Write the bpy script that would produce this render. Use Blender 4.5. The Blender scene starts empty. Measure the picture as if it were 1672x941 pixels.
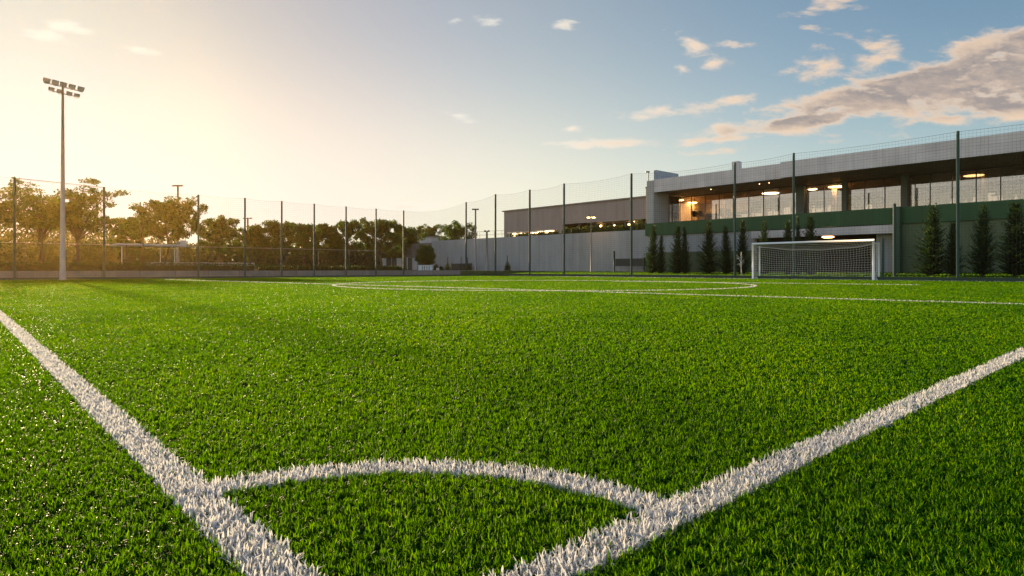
import bpy, math, random
import numpy as np
from mathutils import Matrix, Vector

rng = np.random.default_rng(7)
random.seed(7)
R = math.radians
C = bpy.context.scene.collection
SC = bpy.context.scene

# ------------------------------------------------------------------ geometry of the place
F, U0, V0, EYE = 1018.6, 836.0, 440.0, 0.65      # lens and eye height
TH = R(42)
uL = np.array([-math.sin(TH), math.cos(TH)])      # along the touch line
uR = np.array([math.cos(TH), math.sin(TH)])       # along the goal line
O2 = np.array([-0.247, 1.061])                    # the corner of the pitch
SUN_EL, SUN_AZ = R(11.5), R(-38.5)

def fw(a, b):
    p = O2 + a * uL + b * uR
    return float(p[0]), float(p[1])

def on_b(u, B):
    """a and depth where the sight line u meets the plane b = B"""
    r = (u - U0) / F
    a = (r * (O2[1] + B * uR[1]) - O2[0] - B * uR[0]) / (uL[0] - r * uL[1])
    return a, fw(a, B)[1]

def on_a(u, A):
    r = (u - U0) / F
    b = (r * (O2[1] + A * uL[1]) - O2[0] - A * uL[0]) / (uR[0] - r * uR[1])
    return b, fw(A, b)[1]

def zat(v, Y):
    return EYE + (V0 - v) / F * Y

def xat(u, Y):
    return (u - U0) / F * Y

# ------------------------------------------------------------------ mesh builder (world coordinates)
class MB:
    def __init__(s):
        s.v, s.f, s.n = [], [], 0
    def add(s, V, Fs):
        V = np.asarray(V, float).reshape(-1, 3)
        s.v.append(V)
        s.f.extend([tuple(i + s.n for i in f) for f in Fs])
        s.n += len(V)
    def box(s, x0, x1, y0, y1, z0, z1):
        s._bx([(x0, y0), (x1, y0), (x1, y1), (x0, y1)], z0, z1)
    def fbox(s, a0, a1, b0, b1, z0, z1):
        s._bx([fw(a0, b0), fw(a1, b0), fw(a1, b1), fw(a0, b1)], z0, z1)
    def _bx(s, q, z0, z1):
        ar = sum(q[i][0] * q[(i + 1) % 4][1] - q[(i + 1) % 4][0] * q[i][1] for i in range(4))
        if ar < 0: q = q[::-1]
        V = [(x, y, z0) for x, y in q] + [(x, y, z1) for x, y in q]
        s.add(V, [(3, 2, 1, 0), (4, 5, 6, 7), (0, 1, 5, 4), (1, 2, 6, 5), (2, 3, 7, 6), (3, 0, 4, 7)])
    def obox(s, c, ax, ay, az, hx, hy, hz, taper=1.0):
        """box about c with unit axes; the +ay end is scaled by taper"""
        c, ax, ay, az = map(lambda q: np.asarray(q, float), (c, ax, ay, az))
        V = []
        for sy in (-1, 1):
            k = taper if sy > 0 else 1.0
            for sx, sz in ((-1, -1), (1, -1), (1, 1), (-1, 1)):
                V.append(c + ax * sx * hx * k + ay * sy * hy + az * sz * hz * k)
        s.add(V, [(0, 1, 2, 3), (7, 6, 5, 4), (0, 4, 5, 1), (1, 5, 6, 2), (2, 6, 7, 3), (3, 7, 4, 0)])
    def tube(s, pts, rad, n=8, cap=True):
        pts = np.asarray(pts, float)
        m = len(pts)
        if np.isscalar(rad): rad = [rad] * m
        V = []
        for i in range(m):
            d = pts[min(i + 1, m - 1)] - pts[max(i - 1, 0)]
            L = np.linalg.norm(d); d = d / (L if L > 1e-9 else 1)
            h = np.array([0, 0, 1.0]) if abs(d[2]) < 0.9 else np.array([1.0, 0, 0])
            p = np.cross(d, h); p /= np.linalg.norm(p); q = np.cross(d, p)
            for k in range(n):
                t = 2 * math.pi * k / n
                V.append(pts[i] + rad[i] * (math.cos(t) * p + math.sin(t) * q))
        Fs = [(i * n + k, i * n + (k + 1) % n, (i + 1) * n + (k + 1) % n, (i + 1) * n + k) for i in range(m - 1) for k in range(n)]
        if cap:
            Fs.append(tuple(range(n))); Fs.append(tuple(range((m - 1) * n, m * n))[::-1])
        s.add(V, Fs)
    def lathe(s, c, prof, n=16):
        V = [(c[0] + r * math.cos(2 * math.pi * k / n), c[1] + r * math.sin(2 * math.pi * k / n), c[2] + z) for r, z in prof for k in range(n)]
        Fs = [(i * n + k, i * n + (k + 1) % n, (i + 1) * n + (k + 1) % n, (i + 1) * n + k) for i in range(len(prof) - 1) for k in range(n)]
        Fs.append(tuple(range(n))[::-1]); Fs.append(tuple(range((len(prof) - 1) * n, len(prof) * n)))
        s.add(V, Fs)
    def diamonds(s, P, D, N, L, W):
        """leaves: P base (n,3), D direction, N side, L length, W half width"""
        P, D, N = map(np.asarray, (P, D, N))
        L = np.asarray(L).reshape(-1, 1) * np.ones((len(P), 1)); W = np.asarray(W).reshape(-1, 1) * np.ones((len(P), 1))
        V = np.stack([P, P + D * L * .5 + N * W, P + D * L, P + D * L * .5 - N * W], 1).reshape(-1, 3)
        s.v.append(V)
        b = s.n + 4 * np.arange(len(P))
        s.f.extend(map(tuple, np.stack([b, b + 1, b + 2, b + 3], 1).tolist()))
        s.n += len(V)

MATW = {}
def _link(o, parent):
    C.objects.link(o)
    if parent is not None: o.parent = parent

def tag(o, label=None, cat=None, group=None, kind=None):
    if label: o['label'] = label
    if cat: o['category'] = cat
    if group: o['group'] = group
    if kind: o['kind'] = kind
    return o

def root(name, label, cat, base, rz=0.0, group=None):
    o = bpy.data.objects.new(name, None)
    o.empty_display_size = .3
    M = Matrix.Translation(Vector(base)) @ Matrix.Rotation(rz, 4, 'Z')
    o.matrix_world = M
    MATW[o.name] = M
    _link(o, None)
    return tag(o, label, cat, group)

def mk(name, mb, mat, parent=None, smooth=False, base=None, rz=0.0, label=None, cat=None, group=None, kind=None):
    V = np.concatenate(mb.v) if mb.v else np.zeros((0, 3))
    if parent is not None:
        M = MATW[parent.name]
    else:
        if base is None: base = (0, 0, 0)
        M = Matrix.Translation(Vector(base)) @ Matrix.Rotation(rz, 4, 'Z')
    Mi = np.array(M.inverted())
    V = V @ Mi[:3, :3].T + Mi[:3, 3]
    me = bpy.data.meshes.new(name)
    me.from_pydata(V.tolist(), [], mb.f)
    me.materials.append(mat)
    if smooth: me.shade_smooth()
    me.update()
    o = bpy.data.objects.new(name, me)
    if parent is None: o.matrix_world = M
    _link(o, parent)
    MATW[o.name] = M
    return tag(o, label, cat, group, kind)

def struct(name, mb, mat, **k):
    return mk(name, mb, mat, kind='structure', **k)

def dup(o, loc, rz, scale=1.0, label=None, parent=None):
    c = o.copy(); C.objects.link(c)
    if parent is None:
        c.location = loc; c.rotation_euler = (0, 0, rz); c.scale = (scale,) * 3
        if label: c['label'] = label
    else:
        c.parent = parent
    for ch in list(o.children): dup(ch, None, None, parent=c)
    return c

# ------------------------------------------------------------------ materials
def nodes(name):
    m = bpy.data.materials.new(name); m.use_nodes = True
    t = m.node_tree; t.nodes.clear()
    return m, t, (lambda k, **a: _nd(t, k, a)), t.links.new

def _nd(t, k, a):
    n = t.nodes.new(k)
    for p, v in a.items():
        if p.startswith('i_'):
            n.inputs[int(p[2:]) if p[2:].isdigit() else p[2:].replace('_', ' ')].default_value = v
        else: setattr(n, p, v)
    return n

def rgb(c): return (*c, 1.0)

def pmat(name, col, rough=.6, metal=0.0, var=.18, scale=2.0, bump=0.0, streak=False, joints=None, wave=None, spec=.5, stain=None):
    """plain procedural surface: base colour with wear, streaks, panel joints and ribs in object space"""
    m, t, N, L = nodes(name)
    out = N('ShaderNodeOutputMaterial'); bs = N('ShaderNodeBsdfPrincipled')
    L(bs.outputs[0], out.inputs[0])
    bs.inputs['Roughness'].default_value = rough; bs.inputs['Metallic'].default_value = metal
    bs.inputs['Specular IOR Level'].default_value = spec
    tc = N('ShaderNodeTexCoord')
    nz = N('ShaderNodeTexNoise', i_Scale=scale, i_Detail=6.0, i_Roughness=.6)
    L(tc.outputs['Object'], nz.inputs['Vector'])
    mr = N('ShaderNodeMapRange', i_1=.25, i_2=.75, i_3=1 - var, i_4=1 + var)
    L(nz.outputs['Fac'], mr.inputs[0])
    cur = mr.outputs[0]
    if streak:
        mp = N('ShaderNodeMapping'); mp.inputs['Scale'].default_value = (1.0, 1.0, .07)
        L(tc.outputs['Object'], mp.inputs[0])
        n2 = N('ShaderNodeTexNoise', i_Scale=1.4, i_Detail=5.0, i_Roughness=.65)
        L(mp.outputs[0], n2.inputs['Vector'])
        m2 = N('ShaderNodeMapRange', i_1=.3, i_2=.7, i_3=.84, i_4=1.10)
        L(n2.outputs['Fac'], m2.inputs[0])
        mu = N('ShaderNodeMath', operation='MULTIPLY'); L(cur, mu.inputs[0]); L(m2.outputs[0], mu.inputs[1]); cur = mu.outputs[0]
    bh = None
    if joints:
        sx = N('ShaderNodeSeparateXYZ'); L(tc.outputs['Object'], sx.inputs[0])
        add = N('ShaderNodeMath', operation='ADD'); L(sx.outputs[0], add.inputs[0]); L(sx.outputs[1], add.inputs[1])
        cx = N('ShaderNodeCombineXYZ'); L(add.outputs[0], cx.inputs[0]); L(sx.outputs[2], cx.inputs[1])
        bk = N('ShaderNodeTexBrick', i_Scale=1.0, offset=0.0, squash=1.0)
        bk.inputs['Color1'].default_value = rgb((1, 1, 1)); bk.inputs['Color2'].default_value = rgb((.9, .9, .9)); bk.inputs['Mortar'].default_value = rgb((.62, .62, .62))
        bk.inputs['Brick Width'].default_value = joints[0]; bk.inputs['Row Height'].default_value = joints[1]; bk.inputs['Mortar Size'].default_value = joints[2]
        bk.inputs['Mortar Smooth'].default_value = .3
        L(cx.outputs[0], bk.inputs['Vector'])
        mu = N('ShaderNodeMath', operation='MULTIPLY'); L(cur, mu.inputs[0]); L(bk.outputs['Color'], mu.inputs[1]); cur = mu.outputs[0]
        bh = bk.outputs['Color']
    vm = N('ShaderNodeVectorMath', operation='SCALE'); vm.inputs[0].default_value = col
    L(cur, vm.inputs['Scale'])
    L(vm.outputs[0], bs.inputs['Base Color'])
    if bump or wave or bh is not None:
        bp = N('ShaderNodeBump', i_Strength=bump or .35, i_Distance=.02)
        if wave:
            wv = N('ShaderNodeTexWave', wave_type='BANDS', bands_direction=wave[0], i_Scale=wave[1])
            L(tc.outputs['Object'], wv.inputs['Vector']); L(wv.outputs['Fac'], bp.inputs['Height'])
        elif bh is not None: L(bh, bp.inputs['Height'])
        else: L(nz.outputs['Fac'], bp.inputs['Height'])
        L(bp.outputs[0], bs.inputs['Normal'])
    return m

def leafmat(name, dark, light, trans=.45, rough=.5, spec=.3, noise=.35, tcol=None):
    """leaves and needles: light and dark sprays, and light coming through from behind"""
    m, t, N, L = nodes(name)
    out = N('ShaderNodeOutputMaterial'); bs = N('ShaderNodeBsdfPrincipled', i_Roughness=rough)
    bs.inputs['Specular IOR Level'].default_value = spec
    tr = N('ShaderNodeBsdfTranslucent'); mx = N('ShaderNodeMixShader', i_0=trans)
    g = N('ShaderNodeNewGeometry'); tc = N('ShaderNodeTexCoord')
    nz = N('ShaderNodeTexNoise', i_Scale=noise * 3, i_Detail=2.0); L(tc.outputs['Object'], nz.inputs['Vector'])
    ad = N('ShaderNodeMath', operation='MULTIPLY_ADD'); ad.inputs[1].default_value = .5
    L(g.outputs['Random Per Island'], ad.inputs[0])
    sb = N('ShaderNodeMath', operation='MULTIPLY_ADD'); sb.inputs[1].default_value = 1.6; sb.inputs[2].default_value = -.55
    L(nz.outputs['Fac'], sb.inputs[0]); L(sb.outputs[0], ad.inputs[2])
    mc = N('ShaderNodeMix', data_type='RGBA'); mc.inputs[6].default_value = rgb(dark); mc.inputs[7].default_value = rgb(light)
    mc.clamp_factor = True
    L(ad.outputs[0], mc.inputs[0])
    L(mc.outputs[2], bs.inputs['Base Color'])
    tm = N('ShaderNodeMix', data_type='RGBA', blend_type='MULTIPLY'); tm.inputs[0].default_value = 1
    L(mc.outputs[2], tm.inputs[6]); tm.inputs[7].default_value = rgb(tcol or (1.6, 1.3, .6))
    L(tm.outputs[2], tr.inputs[0])
    L(bs.outputs[0], mx.inputs[1]); L(tr.outputs[0], mx.inputs[2]); L(mx.outputs[0], out.inputs[0])
    return m

def glow(name, col, strength):
    m, t, N, L = nodes(name)
    out = N('ShaderNodeOutputMaterial'); e = N('ShaderNodeEmission', i_Strength=strength); e.inputs[0].default_value = rgb(col)
    L(e.outputs[0], out.inputs[0]); return m

def glassmat(name, refl=.35, tint=(.75, .78, .78)):
    m, t, N, L = nodes(name)
    out = N('ShaderNodeOutputMaterial'); gl = N('ShaderNodeBsdfGlossy', i_Roughness=.02); tr = N('ShaderNodeBsdfTransparent')
    gl.inputs[0].default_value = rgb((.95, .93, .95)); tr.inputs[0].default_value = rgb(tint)
    fr = N('ShaderNodeLayerWeight', i_Blend=.32)
    mr = N('ShaderNodeMapRange', i_1=0.0, i_2=1.0, i_3=refl, i_4=1.0); L(fr.outputs['Fresnel'], mr.inputs[0])
    mx = N('ShaderNodeMixShader'); L(mr.outputs[0], mx.inputs[0]); L(tr.outputs[0], mx.inputs[1]); L(gl.outputs[0], mx.inputs[2])
    L(mx.outputs[0], out.inputs[0]); return m

def turfmat(name, white=False, ground=False):
    m, t, N, L = nodes(name)
    out = N('ShaderNodeOutputMaterial'); bs = N('ShaderNodeBsdfPrincipled')
    g = N('ShaderNodeNewGeometry')
    if white:
        bs.inputs['Roughness'].default_value = .6
        wr = N('ShaderNodeMix', data_type='RGBA'); wr.inputs[6].default_value = rgb((.50, .49, .48)); wr.inputs[7].default_value = rgb((.76, .76, .77))
        L(g.outputs['Random Per Island'], wr.inputs[0]); L(wr.outputs[2], bs.inputs['Base Color'])
        bs.inputs['Specular IOR Level'].default_value = .25
        tr = N('ShaderNodeBsdfTranslucent'); tr.inputs[0].default_value = rgb((.72, .71, .7))
        f = .42
    else:
        n1 = N('ShaderNodeTexNoise', i_Scale=.9, i_Detail=3.0); L(g.outputs['Position'], n1.inputs['Vector'])
        mp = N('ShaderNodeMapping'); mp.inputs['Rotation'].default_value = (0, 0, TH); mp.inputs['Scale'].default_value = (.25, .06, 1)
        L(g.outputs['Position'], mp.inputs[0])
        n2 = N('ShaderNodeTexNoise', i_Scale=2.0, i_Detail=3.0); L(mp.outputs[0], n2.inputs['Vector'])
        s1 = N('ShaderNodeMath', operation='ADD'); L(n1.outputs['Fac'], s1.inputs[0]); L(n2.outputs['Fac'], s1.inputs[1])
        mr = N('ShaderNodeMapRange', i_1=.7, i_2=1.3, i_3=-.2, i_4=.25); L(s1.outputs[0], mr.inputs[0])
        ad = N('ShaderNodeMath', operation='ADD'); L(mr.outputs[0], ad.inputs[0])
        if ground:
            n3 = N('ShaderNodeTexNoise', i_Scale=60.0, i_Detail=2.0); L(g.outputs['Position'], n3.inputs['Vector']); L(n3.outputs['Fac'], ad.inputs[1])
        else:
            L(g.outputs['Random Per Island'], ad.inputs[1])
        cr = N('ShaderNodeValToRGB'); e = cr.color_ramp.elements
        e[0].position = 0; e[0].color = rgb(TURF[0]); e[1].position = 1; e[1].color = rgb(TURF[3])
        q = e.new(.45); q.color = rgb(TURF[1]); q = e.new(.85); q.color = rgb(TURF[2])
        L(ad.outputs[0], cr.inputs[0]); L(cr.outputs[0], bs.inputs['Base Color'])
        bs.inputs['Roughness'].default_value = .42; bs.inputs['Specular IOR Level'].default_value = .035
        tr = N('ShaderNodeBsdfTranslucent')
        tm = N('ShaderNodeMix', data_type='RGBA', blend_type='MULTIPLY'); tm.inputs[0].default_value = 1
        L(cr.outputs[0], tm.inputs[6]); tm.inputs[7].default_value = rgb((38.0, 7.6, .2)); L(tm.outputs[2], tr.inputs[0])
        f = .38
    if ground: bs.inputs['Roughness'].default_value = .9; L(bs.outputs[0], out.inputs[0])
    else:
        mx = N('ShaderNodeMixShader', i_0=f); L(bs.outputs[0], mx.inputs[1]); L(tr.outputs[0], mx.inputs[2]); L(mx.outputs[0], out.inputs[0])
    return m

TURF = [(.0024, .030, .0015), (.0042, .052, .0015), (.0056, .066, .002), (.011, .084, .003)]
M = dict(
    turf=turfmat('turf_fibre'), turfw=turfmat('white_fibre', white=True), turfg=turfmat('turf_base', ground=True),
    lawn=pmat('lawn_grass', (.055, .105, .018), .9, var=.35, scale=1.5, bump=.6),
    earth=pmat('park_ground', (.06, .085, .025), .95, var=.4, scale=.4),
    paint=pmat('line_base', (.7, .7, .7), .8),
    concrete=pmat('board_concrete', (.37, .375, .38), .85, var=.10, scale=.5, streak=True, joints=(3.6, 9.0, .02)),
    lowwall=pmat('low_wall_concrete', (.22, .195, .18), .9, var=.2, scale=1.2, streak=True, joints=(2.4, 3.0, .03)),
    pier=pmat('stone_pier', (.42, .40, .385), .75, var=.08, scale=1.0, joints=(9.0, .82, .012)),
    fascia=pmat('metal_fascia', (.50, .48, .50), .42, metal=.2, var=.10, scale=.5, streak=True, joints=(2.1, 9.0, .012)),
    soffit=pmat('timber_soffit', (.34, .215, .115), .55, var=.2, scale=1.0, joints=(.18, 50.0, .01)),
    greenband=pmat('green_cladding', (.020, .085, .022), .6, var=.15, scale=1.0, streak=True, joints=(.4, 9.0, .012)),
    olive=pmat('olive_render', (.115, .150, .075), .75, var=.15, scale=.6, streak=True, joints=(2.2, 9.0, .02)),
    greencol=pmat('green_column', (.035, .07, .035), .6),
    darkcol=pmat('grey_green_column', (.09, .11, .10), .6),
    mullion=pmat('dark_mullion', (.02, .024, .024), .4),
    shed=pmat('ribbed_cladding', (.245, .215, .20), .6, var=.06, scale=.3, streak=True, wave=('Y', 3.2), bump=.25),
    roofedge=pmat('roof_edge', (.16, .15, .14), .5),
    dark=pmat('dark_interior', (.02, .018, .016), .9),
    inwall=pmat('interior_wall', (.42, .36, .29), .8, var=.08),
    infloor=pmat('interior_floor', (.22, .17, .12), .5),
    inceil=pmat('interior_ceiling', (.38, .30, .21), .7),
    white=pmat('white_paint', (.78, .78, .77), .4, var=.05),
    goalwhite=pmat('white_goal_paint', (.82, .83, .84), .28, var=.03),
    cord=pmat('net_cord', (.62, .60, .54), .8, var=.05),
    galv=pmat('galvanised_steel', (.30, .28, .27), .5, metal=.3, var=.08, scale=3),
    lampbody=pmat('lamp_housing', (.10, .10, .10), .5, metal=.3),
    lens=pmat('lamp_lens', (.35, .35, .33), .15),
    post=pmat('green_post', (.012, .045, .030), .65, var=.15),
    net=pmat('dark_net', (.02, .03, .025), .8),
    netg=pmat('grey_mesh', (.05, .05, .045), .7),
    rail=pmat('fence_rail', (.25, .23, .2), .5, metal=.3),
    kick=pmat('kickboard_green', (.012, .042, .026), .55, var=.3, scale=2.0, streak=True),
    bark=pmat('bark', (.075, .052, .035), .9, var=.3, scale=4, bump=.8),
    leaf=leafmat('leaf_broad', (.018, .044, .009), (.036, .088, .014), trans=.36, tcol=(2.7, 2.6, .4)),
    leafb=leafmat('leaf_olive', (.024, .046, .009), (.046, .090, .015), trans=.36, tcol=(3.2, 2.6, .4)),
    leaffar=leafmat('leaf_bush', (.013, .036, .007), (.030, .064, .012), trans=.28, tcol=(2.2, 1.9, .4)),
    needle=leafmat('needles', (.007, .020, .008), (.026, .058, .016), trans=.3, tcol=(2.4, 2.2, .7)),
    hedge=leafmat('hedge_leaf', (.020, .045, .010), (.060, .100, .022), trans=.25),
    shrub=leafmat('shrub_leaf', (.030, .050, .010), (.120, .150, .024), trans=.4),
    pale=leafmat('pale_leaf', (.22, .24, .22), (.42, .44, .42), trans=.3, tcol=(1, 1, 1)),
    flat=pmat('grey_roof_box', (.24, .28, .33), .6),
    bluewhite=pmat('pale_render', (.45, .43, .42), .8, var=.1, scale=.6, streak=True),
    cab=pmat('cabinet_paint', (.62, .64, .66), .5),
    canvas=pmat('pale_canvas', (.75, .66, .52), .8),
    wood=pmat('table_wood', (.16, .09, .05), .5),
    chair=pmat('chair_fabric', (.05, .045, .04), .8),
    pot=pmat('dark_planter', (.06, .055, .05), .6),
    glass=glassmat('window_glass', refl=.16),
    warm=glow('warm_lamp', (1.0, .52, .18), 30.0), warmbright=glow('amber_lamp', (1.0, .48, .14), 90.0), warmdim=glow('warm_panel', (1.0, .62, .3), 14.0), palewin=glow('pale_window', (1.0, .70, .45), .32), warmlow=glow('warm_door', (1.0, .5, .18), 2.5),
)

# ------------------------------------------------------------------ camera, sun, sky
cam = bpy.data.cameras.new('camera'); co = bpy.data.objects.new('camera', cam); C.objects.link(co)
co.location = (0, 0, EYE + .022); co.rotation_euler = (R(90), 0, 0)
cam.sensor_width = 36; cam.lens = F / 1672 * 36; cam.shift_y = -(470.5 - V0) / 1672
cam.clip_start = .05; cam.clip_end = 3000
SC.camera = co
sun = bpy.data.lights.new('sun', 'SUN'); so = bpy.data.objects.new('sun', sun); C.objects.link(so)
sun.energy = 5.0; sun.angle = R(1.4); sun.color = (1.0, .74, .41)
sd = Vector((math.sin(SUN_AZ) * math.cos(SUN_EL), math.cos(SUN_AZ) * math.cos(SUN_EL), math.sin(SUN_EL)))
so.rotation_euler = sd.to_track_quat('Z', 'Y').to_euler()
so.location = (-30, 40, 30)

w = bpy.data.worlds.new('World'); SC.world = w; w.use_nodes = True
t = w.node_tree; t.nodes.clear()
N = lambda k, **a: _nd(t, k, a)
L = t.links.new
wo = N('ShaderNodeOutputWorld'); bg = N('ShaderNodeBackground'); L(bg.outputs[0], wo.inputs[0])
sky = N('ShaderNodeTexSky', sky_type='NISHITA', sun_disc=False, sun_elevation=SUN_EL, sun_rotation=SUN_AZ,
        altitude=100, air_density=1.0, dust_density=1.0, ozone_density=1.6)
tc = N('ShaderNodeTexCoord')
def M1(op, a, b=None, c=None, clamp=False):
    n = N('ShaderNodeMath', operation=op, use_clamp=clamp)
    for i, q in enumerate((a, b, c)):
        if q is None: continue
        if isinstance(q, (int, float)): n.inputs[i].default_value = q
        else: L(q, n.inputs[i])
    return n.outputs[0]
def SS(x, lo, hi, a=0.0, b=1.0):
    n = N('ShaderNodeMapRange', interpolation_type='SMOOTHSTEP', i_1=lo, i_2=hi, i_3=a, i_4=b); L(x, n.inputs[0]); return n.outputs[0]
def VM(op, a, b):
    n = N('ShaderNodeVectorMath', operation=op)
    for i, q in enumerate((a, b)):
        if isinstance(q, tuple): n.inputs[i].default_value = q
        else: L(q, n.inputs[i])
    return n
def MIXC(f, a, b, mode='MIX'):
    n = N('ShaderNodeMix', data_type='RGBA', blend_type=mode); n.clamp_factor = True
    for i, q in ((0, f), (6, a), (7, b)):
        if isinstance(q, (int, float)): n.inputs[i].default_value = q
        elif isinstance(q, tuple): n.inputs[i].default_value = rgb(q)
        else: L(q, n.inputs[i])
    return n.outputs[2]
sx = N('ShaderNodeSeparateXYZ'); L(tc.outputs['Generated'], sx.inputs[0])
yy = M1('MAXIMUM', sx.outputs[1], .04)
st = N('ShaderNodeCombineXYZ'); L(M1('DIVIDE', sx.outputs[0], yy), st.inputs[0]); L(M1('DIVIDE', sx.outputs[2], yy), st.inputs[1])
# the air round the sun glows (forward scattering by haze)
cosg = VM('DOT_PRODUCT', tc.outputs['Generated'], tuple(sd)).outputs['Value']
ang = M1('ARCCOSINE', M1('MINIMUM', cosg, .9999))
BACK_FILL = (2.75, 2.1, 1.9); EXPO = 1.1; SKY_STRENGTH = .1; bg.inputs[1].default_value = SKY_STRENGTH
el = M1('ARCSINE', M1('MINIMUM', M1('MAXIMUM', sx.outputs[2], 0.0), .9999))
wide = M1('EXPONENT', M1('MULTIPLY', M1('POWER', M1('DIVIDE', ang, .9), 2.0), -1.0))
near = M1('EXPONENT', M1('MULTIPLY', M1('POWER', M1('DIVIDE', ang, .45), 2.0), -1.0))
low = M1('EXPONENT', M1('DIVIDE', el, -.10))
fglow = M1('ADD', M1('MULTIPLY', M1('MULTIPLY', low, 20.0), M1('MULTIPLY_ADD', wide, .7, .3)), M1('MULTIPLY', wide, 1.0))
tinted = MIXC(near, (1, 1, 1), (.74, .54, .41))
base = MIXC(1.0, sky.outputs[0], tinted, 'MULTIPLY')
g1 = N('ShaderNodeVectorMath', operation='SCALE'); g1.inputs[0].default_value = (1.0, .62, .22); L(fglow, g1.inputs['Scale'])
raw = VM('ADD', base, g1.outputs[0]).outputs[0]
sp = N('ShaderNodeSeparateXYZ'); L(raw, sp.inputs[0]); cb = N('ShaderNodeCombineXYZ')
for i_ in range(3):                                # the glare rolls off to white instead of running away
    x_ = M1('MULTIPLY', sp.outputs[i_], .15)
    y_ = M1('MULTIPLY', x_, M1('POWER', M1('ADD', M1('POWER', x_, 3.0), 1.0), -1 / 3))
    L(M1('DIVIDE', y_, .15), cb.inputs[i_])
# added fill: unseen sky overhead and behind the viewer brightened for the facades
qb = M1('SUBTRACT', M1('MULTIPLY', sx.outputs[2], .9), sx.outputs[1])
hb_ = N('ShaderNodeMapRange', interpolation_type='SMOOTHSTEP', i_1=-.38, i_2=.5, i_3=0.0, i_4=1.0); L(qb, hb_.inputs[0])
clr = MIXC(M1('MULTIPLY', SS(el, .16, .38), M1('POWER', near, .6)), MIXC(SS(ang, .65, 1.3), MIXC(SS(ang, .3, .75), (1.0, .945, .95), (1.0, 1.02, .955)), (.78, .98, 1.06)), (.70, .79, .90))
skyc = MIXC(1.0, MIXC(1.0, cb.outputs[0], clr, 'MULTIPLY'), MIXC(hb_.outputs[0], (1, 1, 1), BACK_FILL), 'MULTIPLY')
# clouds: where each bank lies in the sky, broken up by fractal noise
banks = [  # u, v, half length, half height, rise (deg), weight
    (1700, 92, 330, 62, 17, 2.0), (1500, 140, 290, 38, 14, 1.8), (1660, 158, 200, 34, 6, 1.6), (1320, 196, 200, 16, 8, 1.4), (1170, 228, 110, 7, 5, 1.0), (1000, 233, 110, 8, 2, 1.2), (1560, 192, 130, 10, 5, 1.0), (1420, 172, 140, 16, 14, 1.4),
    (1342, 108, 44, 26, 32, .75), (1430, 92, 46, 28, 32, .75), (1066, 182, 46, 11, 4, .8), (1150, 176, 46, 13, 6, .75), (1195, 165, 40, 12, 10, .7),
    (1134, 74, 30, 15, -25, .75), (1186, 74, 34, 9, 0, .75), (1165, 103, 32, 11, 12, .75), (1116, 113, 17, 7, 0, .7), (1355, 10, 48, 16, 15, .75), (1326, 46, 20, 6, 0, .6),
    (792, 32, 25, 8, -8, .75), (748, 33, 15, 6, 0, .65), (925, 40, 14, 6, 0, .55), (933, 210, 15, 5, 4, .65), (1260, 240, 90, 4, 5, .4),
    (668, 337, 78, 7, 0, .85), (250, 298, 30, 3.5, 0, .6), (296, 302, 28, 3.5, 0, .6), (97, 40, 36, 10, -18, .6), (80, 60, 48, 9, -16, .6), (220, 79, 28, 4, -10, .45), (742, 188, 20, 4, -14, .35)]
mask = big = None
for (u, v, ru, rv, rot, wt) in banks:
    mp = N('ShaderNodeMapping', vector_type='TEXTURE')
    mp.inputs['Location'].default_value = ((u - U0) / F, (V0 - v) / F, 0); mp.inputs['Rotation'].default_value = (0, 0, R(rot)); mp.inputs['Scale'].default_value = (ru / F, rv / F, 1)
    L(st.outputs[0], mp.inputs[0])
    ln = N('ShaderNodeVectorMath', operation='LENGTH'); L(mp.outputs[0], ln.inputs[0])
    m_ = M1('MULTIPLY', M1('SUBTRACT', 1.15, ln.outputs['Value']), wt)
    mask = m_ if mask is None else M1('MAXIMUM', mask, m_)
    if u > 1300 and ru > 100 and wt >= 1.4: big = m_ if big is None else M1('MAXIMUM', big, m_)
def cloud(dx, dy):
    vv = VM('ADD', st.outputs[0], (dx, dy, 0)).outputs[0]
    mp = N('ShaderNodeMapping'); mp.inputs['Rotation'].default_value = (0, 0, R(-10)); mp.inputs['Scale'].default_value = (13, 34, 1); L(vv, mp.inputs[0])
    n1 = N('ShaderNodeTexNoise', i_Scale=1.0, i_Detail=10.0, i_Roughness=.6, i_Distortion=.25); L(mp.outputs[0], n1.inputs['Vector'])
    return M1('ADD', M1('MULTIPLY', M1('SUBTRACT', n1.outputs['Fac'], .53), 4.3), M1('MINIMUM', M1('MAXIMUM', mask, -1.6), 1.25))
d0, d1 = cloud(0, 0), cloud(.016, -.020)
alpha = SS(d0, -.18, 1.0)
core = SS(d0, .40, 1.15)
lit = M1('MULTIPLY_ADD', M1('SUBTRACT', d0, d1), .55, .10, clamp=True)
thick = SS(big, .0, 1.1)
grey = M1('MULTIPLY', M1('SUBTRACT', 1.0, M1('MULTIPLY', lit, .8)), M1('MULTIPLY_ADD', M1('MULTIPLY', thick, core), .8, M1('MULTIPLY', core, .22)), clamp=True)
away = SS(ang, .5, 1.15)
lightc = MIXC(away, (6.6, 6.3, 5.6), (6.1, 4.6, 3.4))
darkc = MIXC(away, (5.9, 4.6, 3.1), (2.45, 2.2, 2.15))
ccol = MIXC(grey, lightc, darkc)
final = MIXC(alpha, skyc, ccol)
fs = N('ShaderNodeVectorMath', operation='SCALE'); L(final, fs.inputs[0]); fs.inputs['Scale'].default_value = .15 / (SKY_STRENGTH * 2 ** EXPO); L(fs.outputs[0], bg.inputs[0])

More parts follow.
